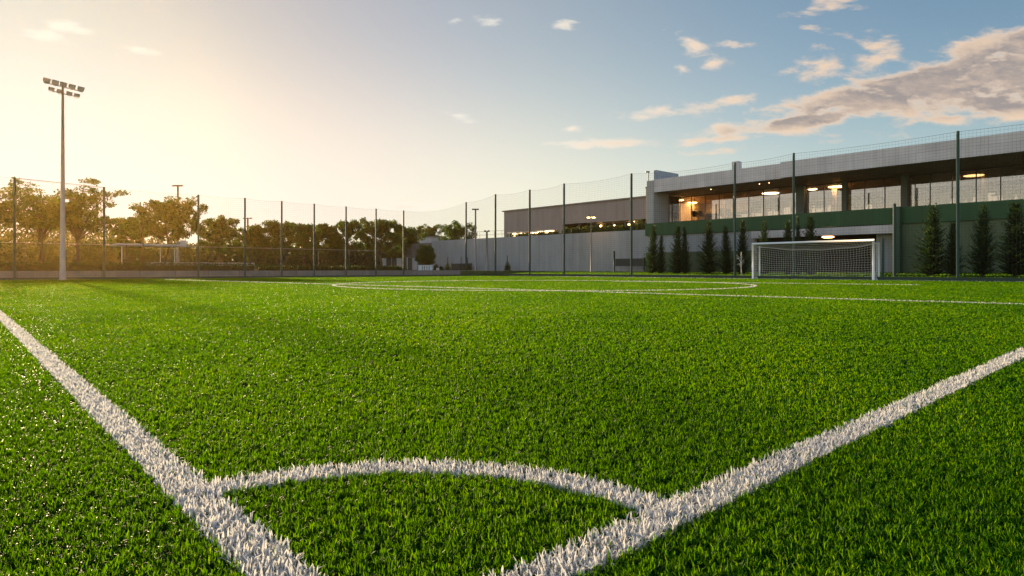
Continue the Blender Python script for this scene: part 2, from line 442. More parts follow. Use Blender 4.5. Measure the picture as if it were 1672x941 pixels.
vs = SC.view_settings; SC.display_settings.display_device = 'sRGB'
vs.view_transform = 'Standard'; vs.look = 'None'; vs.gamma = 1.0; vs.use_curve_mapping = False; vs.exposure = EXPO
SC.cycles.use_denoising = True
SC.cycles.denoiser = 'OPENIMAGEDENOISE'; SC.cycles.denoising_input_passes = 'RGB_ALBEDO_NORMAL'
SC.cycles.max_bounces = 8; SC.cycles.transparent_max_bounces = 16; SC.cycles.diffuse_bounces = 3; SC.cycles.sample_clamp_indirect = 4; SC.cycles.sample_clamp_direct = 5
SC.cycles.use_adaptive_sampling = False
SC.cycles.caustics_reflective = False; SC.cycles.caustics_refractive = False

# ------------------------------------------------------------------ ground
g = MB(); g.add([(-340, -60, -.03), (340, -60, -.03), (340, 420, -.03), (-340, 420, -.03)], [(0, 1, 2, 3)])
struct('ground', g, M['earth'])
HAZE = .00034
AW, BR = 48.5, 42.0                                # left and right edges of the turf
g = MB(); q = [fw(-12, -12), fw(-12, BR), fw(AW, BR), fw(AW, -12)]
g.add([(x, y, 0.0) for x, y in q], [(0, 1, 2, 3)]); struct('pitch', g, M['turfg'])
hz = bpy.data.materials.new('haze_air'); hz.use_nodes = True; ht_ = hz.node_tree; ht_.nodes.clear()
ho_ = ht_.nodes.new('ShaderNodeOutputMaterial'); pv = ht_.nodes.new('ShaderNodeVolumePrincipled'); ht_.links.new(pv.outputs[0], ho_.inputs['Volume'])
pv.inputs['Color'].default_value = (1.0, .62, .14, 1); pv.inputs['Density'].default_value = HAZE; pv.inputs['Anisotropy'].default_value = .92
g = MB(); g.box(-345, 345, -65, 425, -1.2, 14.5); mk('haze', g, hz, kind='stuff', label='warm low sunlit evening haze over the pitch')
# lawn rising to the wall on the right
g = MB(); V = []; na, nb = 40, 6
for i in range(na + 1):
    for j in range(nb + 1):
        a = -14 + (96 + 14) * i / na; b = 42.25 + (52.2 - 42.25) * j / nb
        x, y = fw(a, b); V.append((x, y, .01 + .42 * (j / nb) ** 1.2 + .015 * math.sin(a * .7 + j)))
g.add(V, [(i * (nb + 1) + j, (i + 1) * (nb + 1) + j, (i + 1) * (nb + 1) + j + 1, i * (nb + 1) + j + 1) for i in range(na) for j in range(nb)])
struct('lawn', g, M['lawn'], smooth=True)
# park ground above the low wall on the left
g = MB(); g.add([(*fw(48.8, -60), .0), (*fw(48.8, 41), .0), (*fw(52.4, 41), .05), (*fw(52.4, -60), .05)], [(3, 2, 1, 0)])
struct('verge', g, M['lawn'])
g = MB(); g.fbox(52.65, 190, -160, 50.5, -.02, .5); struct('park_terrain', g, M['earth'])

# ------------------------------------------------------------------ painted lines and turf fibres
W2 = .06
def seg(p, q): return ('seg', np.array(p), np.array(q))
def arc_r(th): return .91 + (1.03 - .91) * th / (math.pi / 2) + .028 * np.sin(2 * th)
lines = [
    ('touch_line', seg(fw(-.06, 0), fw(AW - .3, 0))), ('goal_line', seg(fw(0, .06), fw(0, BR - .3))), ('corner_arc', ('arc',)),
    ('penalty_area_line', seg((-22.3, 40.1), (10.55, 10.83))), ('centre_circle', ('ring', np.array([1.3, 27.8]), 8.9)),
    ('goal_area_line', seg((5.4, 33.8), (17.1, 26.2))), ('far_goal_line', seg(fw(2.0, 41.4), fw(46, 41.4)))]
def inside(kind, P, wd=W2):
    k = kind[0]
    if k == 'seg':
        d = kind[2] - kind[1]; Ln = np.linalg.norm(d); d = d / Ln; r = P - kind[1]
        return (np.abs(r[:, 0] * d[1] - r[:, 1] * d[0]) < wd) & (r @ d > -.02) & (r @ d < Ln + .02)
    if k == 'ring':
        return np.abs(np.linalg.norm(P - kind[1], axis=1) - kind[2]) < wd
    r = P - O2; A = r @ uL; B = r @ uR
    th = np.arctan2(A, B)
    return (np.abs(np.hypot(A, B) - arc_r(th)) < wd) & (A > .04) & (B > .04)
def sample_line(kind, dens0, p):
    k = kind[0]; out = []
    if k == 'seg':
        d = kind[2] - kind[1]; Ln = np.linalg.norm(d); d = d / Ln; nrm = np.array([-d[1], d[0]])
        s0 = 0.0
        while s0 < Ln:
            mid = kind[1] + d * s0; Y = max(np.linalg.norm(mid), 1.2); ds = min(max(.1, Y * .06), Ln - s0)
            n = rng.poisson(ds * 2 * W2 * dens0 * min(1, (2.2 / Y)) ** p)
            out.append(kind[1] + d * (s0 + ds * rng.random((n, 1))) + nrm * (rng.uniform(-W2, W2, (n, 1)))); s0 += ds + 1e-6
    elif k == 'ring':
        for t0 in np.linspace(0, 2 * math.pi, 240, endpoint=False):
            c = kind[1] + kind[2] * np.array([math.cos(t0), math.sin(t0)]); Y = np.linalg.norm(c)
            n = rng.poisson(kind[2] * 2 * math.pi / 240 * 2 * W2 * dens0 * min(1, (2.2 / Y)) ** p)
            tt = t0 + rng.random(n) * 2 * math.pi / 240; rr = kind[2] + rng.uniform(-W2, W2, n)
            out.append(kind[1] + np.stack([rr * np.cos(tt), rr * np.sin(tt)], 1))
    else:
        n = int(1.0 * math.pi / 2 * 2 * W2 * dens0); th = rng.random(n) * math.pi / 2
        rr = arc_r(th) + rng.uniform(-W2, W2, n)
        P = O2 + (rr * np.sin(th))[:, None] * uL + (rr * np.cos(th))[:, None] * uR
        out.append(P)
    return np.concatenate(out)

def blades(name, P, width, height, mat, lean=.38, **k):
    n = len(P)
    if P.shape[1] == 2: P = np.hstack([P, np.zeros((n, 1))])
    ph = rng.random(n) * 2 * math.pi; side = np.stack([np.cos(ph), np.sin(ph), 0 * ph], 1)
    lp = ph + math.pi / 2 + rng.normal(0, .5, n); ld = np.stack([np.cos(lp), np.sin(lp), 0 * lp], 1)
    h = height * rng.normal(1, .16, n).clip(.5, 1.5); le = np.abs(rng.normal(0, lean, n)).clip(0, 1.25) + .08
    ww = width * rng.uniform(.75, 1.2, n)
    up = np.array([0, 0, 1.0])
    c = lambda x: x[:, None]
    hook = rng.uniform(1.6, 2.9, n)
    m1 = P + c(h * .45 * np.cos(le * .4)) * up + c(h * .45 * np.sin(le * .4)) * ld
    m2 = m1 + c(h * .33 * np.cos(le * 1.1)) * up + c(h * .33 * np.sin(le * 1.1)) * ld
    tip = m2 + c(h * .30 * np.cos(le * hook)) * up + c(h * .30 * np.sin(le * hook)) * ld
    V = np.stack([P - side * c(ww * .5), P + side * c(ww * .5), m1 + side * c(ww * .5), m1 - side * c(ww * .5), m2 + side * c(ww * .42), m2 - side * c(ww * .42), tip + side * c(ww * .12), tip - side * c(ww * .12)], 1).reshape(-1, 3)
    b = (8 * np.arange(n))[:, None]
    lo = np.hstack([b + [0, 1, 2, 3], b + [3, 2, 4, 5], b + [5, 4, 6, 7]]).reshape(-1).astype(np.int32)
    me = bpy.data.meshes.new(name)
    me.vertices.add(8 * n); me.vertices.foreach_set('co', V.astype(np.float32).ravel())
    me.loops.add(12 * n); me.loops.foreach_set('vertex_index', lo)
    me.polygons.add(3 * n); me.polygons.foreach_set('loop_start', np.arange(0, 12 * n, 4, dtype=np.int32))
    me.polygons.foreach_set('use_smooth', np.ones(3 * n, dtype=bool))
    me.update(calc_edges=True)
    me.materials.append(mat)
    o = bpy.data.objects.new(name, me); C.objects.link(o)
    return tag(o, **k)

def depth(P): return np.maximum(np.linalg.norm(P, axis=1), 1.0)
for nm, kd in lines:
    P = sample_line(kd, 19000, 1.15)
    Y = depth(P); wd = .0052 * np.maximum(1, Y / 2.2) ** .62; ht = .030 * np.maximum(1, Y / 9) ** .22
    o = blades(nm, P, wd, ht, M['turfw'], lean=.6, kind='structure')
# green fibres
parts = []
Yb = .35
while Yb < 68:
    Y1 = Yb * 1.12 + .02
    hw0 = .86 * Y1 + 2.0
    dn = 50000 * min(1.0, 2.0 / Yb) ** 1.86
    if Yb < .9: dn *= .5
    n = rng.poisson(2 * hw0 * (Y1 - Yb) * dn)
    if Yb < 9:                                      # the fibres are tufted: seven or so to a stitch
        k = max(1, n // 8); cc = np.stack([rng.uniform(-hw0, hw0, k), rng.uniform(Yb, Y1, k)], 1)
        parts.append(np.repeat(cc, 8, axis=0) + rng.normal(0, .0042 * max(1, Yb / 2.0) ** .9, (8 * k, 2)))
    else: parts.append(np.stack([rng.uniform(-hw0, hw0, n), rng.uniform(Yb, Y1, n)], 1))
    Yb = Y1
P = np.concatenate(parts); r = P - O2
P = P[(r @ uL < AW - .02) & (r @ uR < BR - .02) & (r @ uL > -11.5) & (r @ uR > -11.5)]
ok = np.ones(len(P), bool)
for nm, kd in lines: ok &= ~(inside(kd, P, W2 - .004) & (rng.random(len(P)) > .035))
P = P[ok]; Y = depth(P)
wd = .0031 * np.maximum(1, Y / 2.0) ** .86; ht = .0255 * np.ones(len(P))
print('blades', len(P))
blades('turf_grass', P, wd, ht, M['turf'], lean=.72, kind='stuff', label='short green artificial turf fibres covering the pitch')

# ------------------------------------------------------------------ floodlights
def P3(u, v, Y): return np.array([xat(u, Y), Y, zat(v, Y)])
PX, PY = xat(102.5, 38.9), 38.9
r_ = root('floodlight_mast', 'tall tapered grey floodlight mast with nine lamps on two crossbars beside the pitch', 'floodlight', (PX, PY, 0))
m = MB(); top = zat(138, 38.9)
m.tube([(PX, PY, 0), (PX, PY, .02), (PX, PY, 5), (PX, PY, top)], [.175, .17, .12, .06], 14); mk('pole', m, M['galv'], r_, smooth=True)
m = MB(); m.lathe((PX, PY, 0), [(.30, 0), (.30, .03), (.2, .035), (.2, .12)], 14); mk('base_plate', m, M['galv'], r_)
ax = np.array([xat(135, 40.1) - xat(71.9, 38.0), 2.1, 0]); ax /= np.linalg.norm(ax)
fc = np.array([ax[1], -ax[0], -.45]); fc /= np.linalg.norm(fc)      # the way the lamps look: down over the pitch
upv = np.cross(ax, fc); upv = upv if upv[2] > 0 else -upv
m = MB(); m.tube([P3(71.9, 134.6, 38.0) + [0, 0, .02], P3(135, 149.9, 40.1) + [0, 0, .02]], .035, 8); mk('crossbar', m, M['galv'], r_)
m = MB(); m.tube([P3(86, 148.6, 38.35), P3(121, 156.8, 39.7)], .03, 8); mk('crossbar', m, M['galv'], r_)
def lamp(c, s, parent):
    h = MB(); h.obox(c, ax, -fc, upv, .18 * s, .10 * s, .13 * s, .72)
    ho = mk('lamp', h, M['lampbody'], parent)
    l = MB(); l.obox(c + fc * .095 * s, ax, fc, upv, .16 * s, .008, .115 * s); mk('lens', l, M['lens'], ho)
    b = MB(); d = np.array([0, 0, -1.0]); b.tube([c - ax * .16 * s, c + d * .2 * s - ax * .14 * s, c + d * .24 * s, c + d * .2 * s + ax * .14 * s, c + ax * .16 * s], .014, 6); mk('bracket', b, M['galv'], ho)
for u, v, k in ((75.5, 130, 0), (89.7, 133.4, .22), (102.9, 136.6, .48), (117, 140.2, .74), (131.5, 144, 1)):
    lamp(P3(u, v, 38.1 + 1.9 * k), 1.0, r_)
for u, v, k in ((83.4, 144.4, .1), (97, 148, .4), (112.7, 151.6, .68), (125, 154.9, .9)):
    lamp(P3(u, v, 38.1 + 1.9 * k), .85, r_)

def small_mast(label, u, vt, Y, z0, r0, arm, nl, lit=False, name='light_pole', mt='galv'):
    x = xat(u, Y); zt = zat(vt, Y)
    q = root(name, label, 'light pole', (x, Y, z0))
    a = MB(); a.tube([(x, Y, z0), (x, Y, z0 + .01), (x, Y, zt)], [r0 * 1.25, r0 * 1.2, r0 * .75], 10); mk('pole', a, M[mt], q, smooth=True)
    a = MB(); a.tube([(x - arm, Y, zt), (x + arm, Y, zt + .01)], .035, 6); mk('crossbar', a, M[mt], q)
    for k in range(nl):
        xx = x - arm + 2 * arm * k / max(1, nl - 1)
        a = MB(); a.obox((xx, Y - .05, zt + .06), (1, 0, 0), (0, .94, .34), (0, -.34, .94), .15 if not lit else .2, .2, .06, .8)
        h = mk('lamp', a, M['lampbody'], q)
        a = MB()
        if lit: a.lathe((xx, Y - .1, zt - .16), [(.03, 0), (.15, .03), (.17, .09), (.12, .14)], 12)
        else: a.obox((xx, Y - .07, zt - .012), (1, 0, 0), (0, 1, 0), (0, 0, 1), .11, .14, .006)
        mk('lens', a, M['warm' if lit else 'lens'], h)
small_mast('slim pale floodlight pole with a short T head among the left trees', 290.5, 304, 70.0, .5, .13, .42, 4)
Yw = on_b(776.5, 50.6)[1]
small_mast('thin grey pole with a flat T head in front of the wall', 776.5, 342.5, Yw, .3, .13, .3, 3)
small_mast('short pale pole with a small head by the left end of the wall', 795, 378, on_b(795, 50.9)[1], .35, .16, .22, 2)
small_mast('slim dark pole with two lit amber lamps in front of the wall', 965, 354, on_b(965, 50.7)[1], .35, .065, .28, 2, lit=True)
small_mast('far lattice topped pole rising behind the middle trees', 404.5, 357, 95.0, .5, .16, .5, 3)

# ------------------------------------------------------------------ kickboards
m = MB(); m.fbox(-12, 48.4, BR, BR + .07, 0, .215); struct_kick = mk('kickboard', m, M['kick'], base=(*fw(20, BR), 0), rz=TH, label='low dark green kickboard along the pitch edge behind the goal', cat='kickboard')
m = MB(); m.fbox(AW, AW + .07, -40, BR + .1, 0, .15); mk('kickboard', m, M['kick'], base=(*fw(AW, 20), 0), rz=TH, label='low dark kickboard along the pitch edge under the floodlight mast', cat='kickboard')

# ------------------------------------------------------------------ tall net fences
def strand_net(p, q, zb0, zb1, zt0, zt1, step, r, name, mat, parent, sag=.12, stepz=None):
    """a real net between two posts: upright and level cords"""
    m = MB(); p = np.array(p); q = np.array(q); Ln = np.linalg.norm(q - p); n = max(2, int(Ln / step)); d = (q - p) / Ln
    nrm = np.array([-d[1], d[0]])
    def top(t): return zt0 + (zt1 - zt0) * t - sag * 4 * t * (1 - t)
    for i in range(n + 1):
        t = i / n; c = p + (q - p) * t
        m.tube([(*c, zb0 + (zb1 - zb0) * t), (*c, top(t))], r, 3, cap=False)
    H = max(zt0 - zb0, zt1 - zb1); k = max(2, int(H / (stepz or step)))
    for j in range(k + 1):
        f = j / k
        pts = [(*(p + (q - p) * t), (zb0 + (zb1 - zb0) * t) * (1 - f) + top(t) * f) for t in (0, .17, .33, .5, .67, .83, 1)]
        m.tube(pts, r if 0 < j < k else r * 2.2, 3, cap=False)
    return mk(name, m, mat, parent)
def post(parent, x, y, z0, z1, r, mat='post', name='post'):
    a = MB(); a.tube([(x, y, z0), (x, y, z1 - .02), (x, y, z1)], [r, r, r * .7], 8); mk(name, a, M[mat], parent, smooth=True)
BF = 43.5
fr = root('net_fence', 'tall green post and net ball fence along the right side of the pitch', 'net fence', (*fw(20, BF), 0), TH)
rp = []
for u, v in ((2120, 138), (1564, 213.5), (1296, 249.5), (1200, 265), (1031, 283), (921, 299.5), (865, 309.5), (809, 317), (761, 330)):
    a, Y = on_b(u, BF); rp.append((a, zat(v, Y)))
for a, zt in rp: post(fr, *fw(a, BF), 0.0, zt, .085 if a < 30 else .10)
for (a0, z0), (a1, z1) in zip(rp, rp[1:]):
    strand_net(fw(a0, BF - .02), fw(a1, BF - .02), .2, .2, z0 - .05, z1 - .05, .18, .0038, 'net', M['net'], fr, sag=.10 if a1 < 30 else .2)
# left run: its own line, a little lower
fl = root('net_fence', 'tall net ball fence in front of the tree line on the far left side', 'net fence', (*fw(50.3, 15), 0), TH)
lp = []
def left_pos(u):
    p0 = np.array([xat(24, 39.7), 39.7]); p1 = np.array([xat(659, 61.4), 61.4]); d = p1 - p0; rr = (u - U0) / F
    s_ = (rr * p0[1] - p0[0]) / (d[0] - rr * d[1]); return p0 + s_ * d
for u, v in ((-160, 266), (24, 289.5), (170, 305), (324, 317.5), (400, 323), (460, 328), (513, 332.5), (565, 337), (614, 340.5), (659, 343.5)):
    p = left_pos(u); lp.append((p, zat(v, p[1])))
for p, zt in lp: post(fl, *p, 0.05, zt, .075)
pr = np.array(fw(rp[-1][0], BF)); 
seq = lp + [(pr, rp[-1][1])]
for i, ((p, z0), (q, z1)) in enumerate(zip(seq, seq[1:])):
    strand_net(p, q, .25, .25, z0 - .04, z1 - .04, .16, .003, 'net', M['net'], fl, sag=.08 if i < len(lp) - 1 else .5)
a = MB(); a.tube([(*lp[1][0], lp[1][1] - .03), (*lp[2][0], lp[2][1] - .03)], .02, 6); mk('top_rail', a, M['rail'], fl)
# separate green posts near the goal
def lone_post(name, label, u, vt, B, z0, r, cat='post'):
    a_, Y = on_b(u, B); x, y = fw(a_, B); q = MB(); zt = zat(vt, Y)
    q.tube([(x, y, z0), (x, y, zt - .04), (x, y, zt)], [r, r, r * .75], 8)
    mk(name, q, M['post'], smooth=True, base=(x, y, z0), label=label, cat=cat)
lone_post('corner_post', 'short dark green post standing just right of the goal', 1441.5, 388.5, 42.2, 0, .085)
lone_post('fence_post', 'mid height green post in front of the green wall, right of the goal', 1460.5, 332, 46.5, .1, .10)
lone_post('fence_post', 'thin grey green pole rising behind the goal in front of the cladding', 1302.5, 352, 48.5, .15, .06)

# ------------------------------------------------------------------ goal
gA = 12.72; gB = 41.4; gW = 7.6; gD = 1.5; gH = 2.46
ga0, Yg = on_b(1426, gB); ga1, _ = on_b(1229.5, gB); gD = .98
gl = root('football_goal', 'white football goal with a sagging white net on the far right', 'goal', (*fw((ga0 + ga1) / 2, gB), 0), TH)
def gp(a, b, z): return (*fw(a, b), z)
for a in (ga0, ga1):
    m = MB(); m.tube([gp(a, gB, 0), gp(a, gB, gH)], .07, 12); mk('goal_post', m, M['goalwhite'], gl, smooth=True)
m = MB(); m.tube([gp(ga0 - .06, gB, gH), gp(ga1 + .06, gB, gH)], .07, 12); mk('crossbar', m, M['goalwhite'], gl, smooth=True)
bB = gB + gD
for a, s_ in ((ga0, 1), (ga1, -1)):
    m = MB(); m.tube([gp(a, bB, 0), gp(a, bB, gH - .12)], .045, 10); mk('stanchion', m, M['goalwhite'], gl, smooth=True)
    m = MB(); m.tube([gp(a, gB + .05, .055), gp(a, bB, .055)], .05, 8); mk('side_bar', m, M['goalwhite'], gl, smooth=True)
m = MB(); m.tube([gp(ga0, bB, .06), gp(ga1, bB, .06)], .065, 8); mk('ground_bar', m, M['goalwhite'], gl, smooth=True)
m = MB(); nc, nr, rc_ = 46, 14, .0072
def net_back(t, f):      # t across, f up
    a = ga0 + (ga1 - ga0) * t; sag = .36 * (4 * t * (1 - t)) ** .8
    zt = gH - .14 - sag
    wob = .025 * math.sin(t * 41 + f * 5) + .02 * math.sin(f * 17 + t * 13)
    return gp(a + wob * .8, bB + .07 * math.sin(math.pi * f) + wob * .5 + .05 * math.sin(t * 9), .06 + (zt - .06) * f + .02 * math.sin(t * 23 + f * 7))
for i in range(nc + 1): m.tube([net_back(i / nc, j / nr) for j in range(nr + 1)], rc_, 3, False)
for j in range(nr + 1): m.tube([net_back(i / nc, j / nr) for i in range(nc + 1)], rc_ if j < nr else .018, 3, False)
def net_top(t, f):
    a = ga0 + (ga1 - ga0) * t; q0 = np.array(gp(a, gB + .05, gH - .03)); q1 = np.array(net_back(t, 1.0)); p = q0 + (q1 - q0) * f; p[2] -= .10 * math.sin(math.pi * f); return p
for i in range(nc + 1): m.tube([net_top(i / nc, j / 5) for j in range(6)], rc_, 3, False)
for j in range(1, 6): m.tube([net_top(i / nc, j / 6) for i in range(nc + 1)], rc_, 3, False)
for a, t in ((ga0, 0), (ga1, 1)):
    for i in range(8):
        m.tube([gp(a, gB + gD * i / 7, .05), gp(a, gB + gD * i / 7, gH - .06 - .1 * i / 7)], rc_, 3, False)
    for j in range(1, 14): m.tube([gp(a, gB, gH * j / 14), gp(a, bB, (gH - .12) * j / 14)], rc_, 3, False)
mk('net', m, M['cord'], gl)

# ------------------------------------------------------------------ low wall, hedges, mesh fence and shelter on the left
m = MB(); m.fbox(52.3, 52.62, -45, 40, 0, .57); mk('low_wall', m, M['lowwall'], base=(*fw(52.3, 10), 0), rz=TH, label='long low weathered concrete wall behind the left net fence', cat='wall')
def leaf_block(name, a0, a1, b0, b1, z0, z1, n, size, mat, label):
    m = MB()
    q = root(name, label, 'hedge', (*fw((a0 + a1) / 2, (b0 + b1) / 2), z0), TH)
    c = MB(); c.fbox(a0 + .12, a1 - .12, b0 + .1, b1 - .1, z0, z1 - .12); mk('branches', c, M['bark'], q)
    A = rng.uniform(a0, a1, n); B = rng.uniform(b0, b1, n); Z = z0 + (z1 - z0) * rng.random(n) ** .7
    f = rng.integers(0, 3, n)
    A = np.where(f == 0, a0 + rng.normal(0, .05, n), A); A = np.where(f == 1, a0 + .1 * rng.random(n) * (a1 - a0), A); Z = np.where(f == 2, z1 + rng.normal(0, .04, n), Z)
    P = O2 + A[:, None] * uL + B[:, None] * uR; P = np.hstack([P, Z[:, None]])
    D = rng.normal(0, 1, (n, 3)); D /= np.linalg.norm(D, axis=1)[:, None]; S = np.cross(D, rng.normal(0, 1, (n, 3))); S /= np.linalg.norm(S, axis=1)[:, None]
    m.diamonds(P, D, S, rng.uniform(.6, 1.2, n) * size, size * .3); mk('foliage', m, mat, q)
hb, _ = on_a(413, 53.5)
leaf_block('hedge', 52.75, 53.9, -22, hb, .45, 1.10, 16000, .12, M['hedge'], 'clipped green hedge on top of the low concrete wall')
hb2, _ = on_a(655, 54)
leaf_block('hedge', 52.9, 54.2, hb + .3, hb2, .4, .92, 9000, .12, M['leaffar'], 'lower dark hedge continuing towards the far corner')
b0, _ = on_a(240, 60); b1, _ = on_a(416, 60)
m = MB(); m.fbox(60, 60.3, b0, b1, .5, 1.30); mk('low_wall', m, M['bluewhite'], base=(*fw(60, (b0 + b1) / 2), .5), rz=TH, label='short pale rendered wall just above the hedge', cat='wall')
mf = root('mesh_fence', 'low dark wire mesh fence with a top rail behind the hedge', 'mesh fence', (*fw(57, 10), .5), TH)
bs_ = np.arange(-16, 36, 3.25); zt_ = 2.62
for b in bs_: post(mf, *fw(57, b), .45, zt_, .035, 'netg')
strand_net(fw(57, bs_[0]), fw(57, bs_[-1]), .55, .55, zt_ - .02, zt_ - .02, .085, .0035, 'mesh', M['netg'], mf, sag=0)
a = MB(); a.tube([(*fw(57, bs_[0]), zt_), (*fw(57, bs_[-1]), zt_)], .03, 6); mk('top_rail', a, M['rail'], mf)
lone = [(69, 372), (233.5, 369)]
for u, v in lone:
    b, Y = on_a(u, 52.9); x, y = fw(52.9, b); q = MB(); q.tube([(x, y, .3), (x, y, zat(v, Y))], .05, 8)
    mk('fence_post', q, M['bark'], base=(x, y, .3), label='dark slim post rising from the low wall between two fence posts' if u > 100 else 'dark post rising from the low wall left of the floodlight mast', cat='post')
# shelter
b0, Y0_ = on_a(192, 64); b1, _ = on_a(304, 64)
sh = root('shelter', 'flat white shelter roof on thin posts under the left trees', 'shelter', (*fw(65, (b0 + b1) / 2), .5), TH)
zr = zat(400, on_a(250, 64)[1])
m = MB(); m.fbox(64, 67, b0, b1, zr - .10, zr + .10); mk('roof', m, M['bluewhite'], sh)
m = MB(); m.fbox(63.9, 64.0, b1 - .5, b1, zr - .13, zr + .5); mk('end_panel', m, M['bluewhite'], sh)
m = MB(); m.fbox(64.05, 64.2, b0 - 1.0, b0, zr - .12, zr - .02); mk('beam', m, M['bluewhite'], sh)
for b in (b0 - .9, b0 + .4, b0 + 3.5, b1 - .9):
    m = MB(); m.tube([(*fw(64.4, b), .5), (*fw(64.4, b), zr - .1)], .035, 8); mk('post', m, M['white'], sh)

# ------------------------------------------------------------------ retaining wall and the terrace above it
WB = 52.2
aw1, _ = on_b(705, WB); aw0, _ = on_b(1055.5, WB)
m = MB(); n_ = 20
V = []
for i in range(n_ + 1):
    t = i / n_; a = aw0 + (aw1 - aw0) * t; zt = 4.72 + .12 * t
    for b, z in ((WB, .1), (WB, zt), (WB + .35, zt), (WB + .35, .1)): V.append((*fw(a, b), z))
Fs = [(4 * i + k, 4 * (i + 1) + k, 4 * (i + 1) + (k + 1) % 4, 4 * i + (k + 1) % 4) for i in range(n_) for k in range(4)] + [(0, 1, 2, 3), (4 * n_ + 3, 4 * n_ + 2, 4 * n_ + 1, 4 * n_)]
m.add(V, Fs); mk('retaining_wall', m, M['concrete'], base=(*fw((aw0 + aw1) / 2, WB), .1), rz=TH, label='long grey board marked concrete retaining wall below the dark shed', cat='wall')
m = MB(); m.fbox(aw0 + .02, aw1 + 30, WB + .36, 100, .0, 4.62); struct('terrace', m, M['lowwall'])
rl = root('railing', 'thin dark railing along the top of the retaining wall', 'railing', (*fw(60, WB + .2), 4.75), TH)
ra0, _ = on_b(917, WB + .2); ra1, _ = on_b(772, WB + .2)
for z in (5.15, 5.62):
    m = MB(); m.tube([(*fw(ra0, WB + .2), z), (*fw((ra0 + ra1) / 2, WB + .2), z + .06), (*fw(ra1, WB + .2), z + .12)], .022, 6); mk('rail', m, M['rail'], rl)
for a in np.linspace(ra0, ra1, 12):
    m = MB(); m.tube([(*fw(a, WB + .2), 4.7), (*fw(a, WB + .2), 5.66)], .02, 6); mk('post', m, M['rail'], rl)
# shed
SB = 66.0
s0, _ = on_b(1056, SB); s1, _ = on_b(823, SB); so_, _ = on_b(918, SB)
sh = root('warehouse', 'long dark ribbed warehouse with an open bay above the retaining wall', 'warehouse', (*fw((s0 + s1) / 2, SB), 4.6), TH)
m = MB(); m.fbox(so_, s1, SB, SB + .3, 4.6, 9.95); m.fbox(s0 - 14, so_, SB, SB + .3, 7.25, 9.95); m.fbox(s1 - .3, s1, SB + .3, SB + 20, 4.6, 9.95); mk('wall', m, M['shed'], sh)
m = MB(); m.fbox(s0 - 14, s1 + .25, SB - .25, SB + 20.3, 9.952, 10.12); mk('roof', m, M['roofedge'], sh)
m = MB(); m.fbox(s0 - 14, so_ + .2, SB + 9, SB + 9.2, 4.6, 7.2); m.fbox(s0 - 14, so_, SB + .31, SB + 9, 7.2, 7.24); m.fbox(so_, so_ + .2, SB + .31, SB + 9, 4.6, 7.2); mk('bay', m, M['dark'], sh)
m = MB(); m.fbox(s0 - 14, so_ - .05, SB + .02, SB + .25, 4.6, 5.5); mk('parapet', m, M['lowwall'], sh)
for k, u in enumerate((945, 985, 1000, 1020)):
    a, _ = on_b(u, SB + .5); m = MB(); m.fbox(a - .09, a + .09, SB + .5, SB + .68, 4.6, 7.2); mk('column', m, M['mullion'], sh)
for u, v, s_ in ((981, 369, .16), (1003.5, 368, .1), (1027, 366.5, .14), (1037, 361.5, .16)):
    a, Y = on_b(u, SB + 2.5); x, y = fw(a, SB + 2.5); z = zat(v, Y)
    q = root('hanging_lamp', 'small glowing amber lamp inside the open bay, %s' % {981: 'left of the others', 1003: 'pale and smallest', 1027: 'above the shrubs beside the fence post', 1037: 'beside the lit column'}[int(u)], 'lamp', (x, y, z), 0)
    m = MB(); m.lathe((x, y, z - s_), [(.03, 0), (s_, s_ * .6), (s_, s_ * 1.4), (.03, 2 * s_)], 10); mk('globe', m, M['warm'], q)
    m = MB(); m.tube([(x, y, z + s_), (x, y, 7.2)], .015, 5); mk('cord', m, M['mullion'], q)
a, Y = on_b(1039.5, SB + 1.8); x, y = fw(a, SB + 1.8)
m = MB(); m.tube([(x, y, 4.6), (x, y, zat(361, Y))], [.26, .3], 10); mk('timber_column', m, M['canvas'], base=(x, y, 4.6), label='round pale column lit amber inside the open bay', cat='column')
# lit awnings at the foot of the shed
for u, v, wd_, lab in ((841, 381, 1.15, 'small lit flat awning at the far left foot of the warehouse wall'), (868.5, 380, 1.35, 'middle lit awning with a raised top behind the wall'), (893, 377.5, 1.3, 'widest lit awning with a bright rim nearest the open bay')):
    a, Y = on_b(u, WB + 5); zt = zat(v, Y); x, y = fw(a, WB + 5); zt = zt + .0
    q = root('lit_awning', lab, 'awning', (x, y, 4.6), TH, 'lit awnings')
    m = MB(); m.fbox(a - wd_, a + wd_, WB + 4.6, WB + 5.4, zt, zt + .16); mk('canopy', m, M['canvas'], q)
    m = MB(); m.fbox(a - wd_ + .1, a + wd_ - .1, WB + 4.7, WB + 5.3, zt - .05, zt - .01); mk('light_strip', m, M['warmdim'], q)
    for s_ in (-1, 1):
        m = MB(); m.fbox(a + s_ * wd_ * .8 - .05, a + s_ * wd_ * .8 + .05, WB + 4.95, WB + 5.05, 4.6, zt - .06); mk('post', m, M['canvas'], q)
    m = MB(); m.fbox(a - wd_ * .75, a + wd_ * .75, WB + 5.02, WB + 5.1, 4.6, zt - .07); mk('back_panel', m, M['canvas'], q)

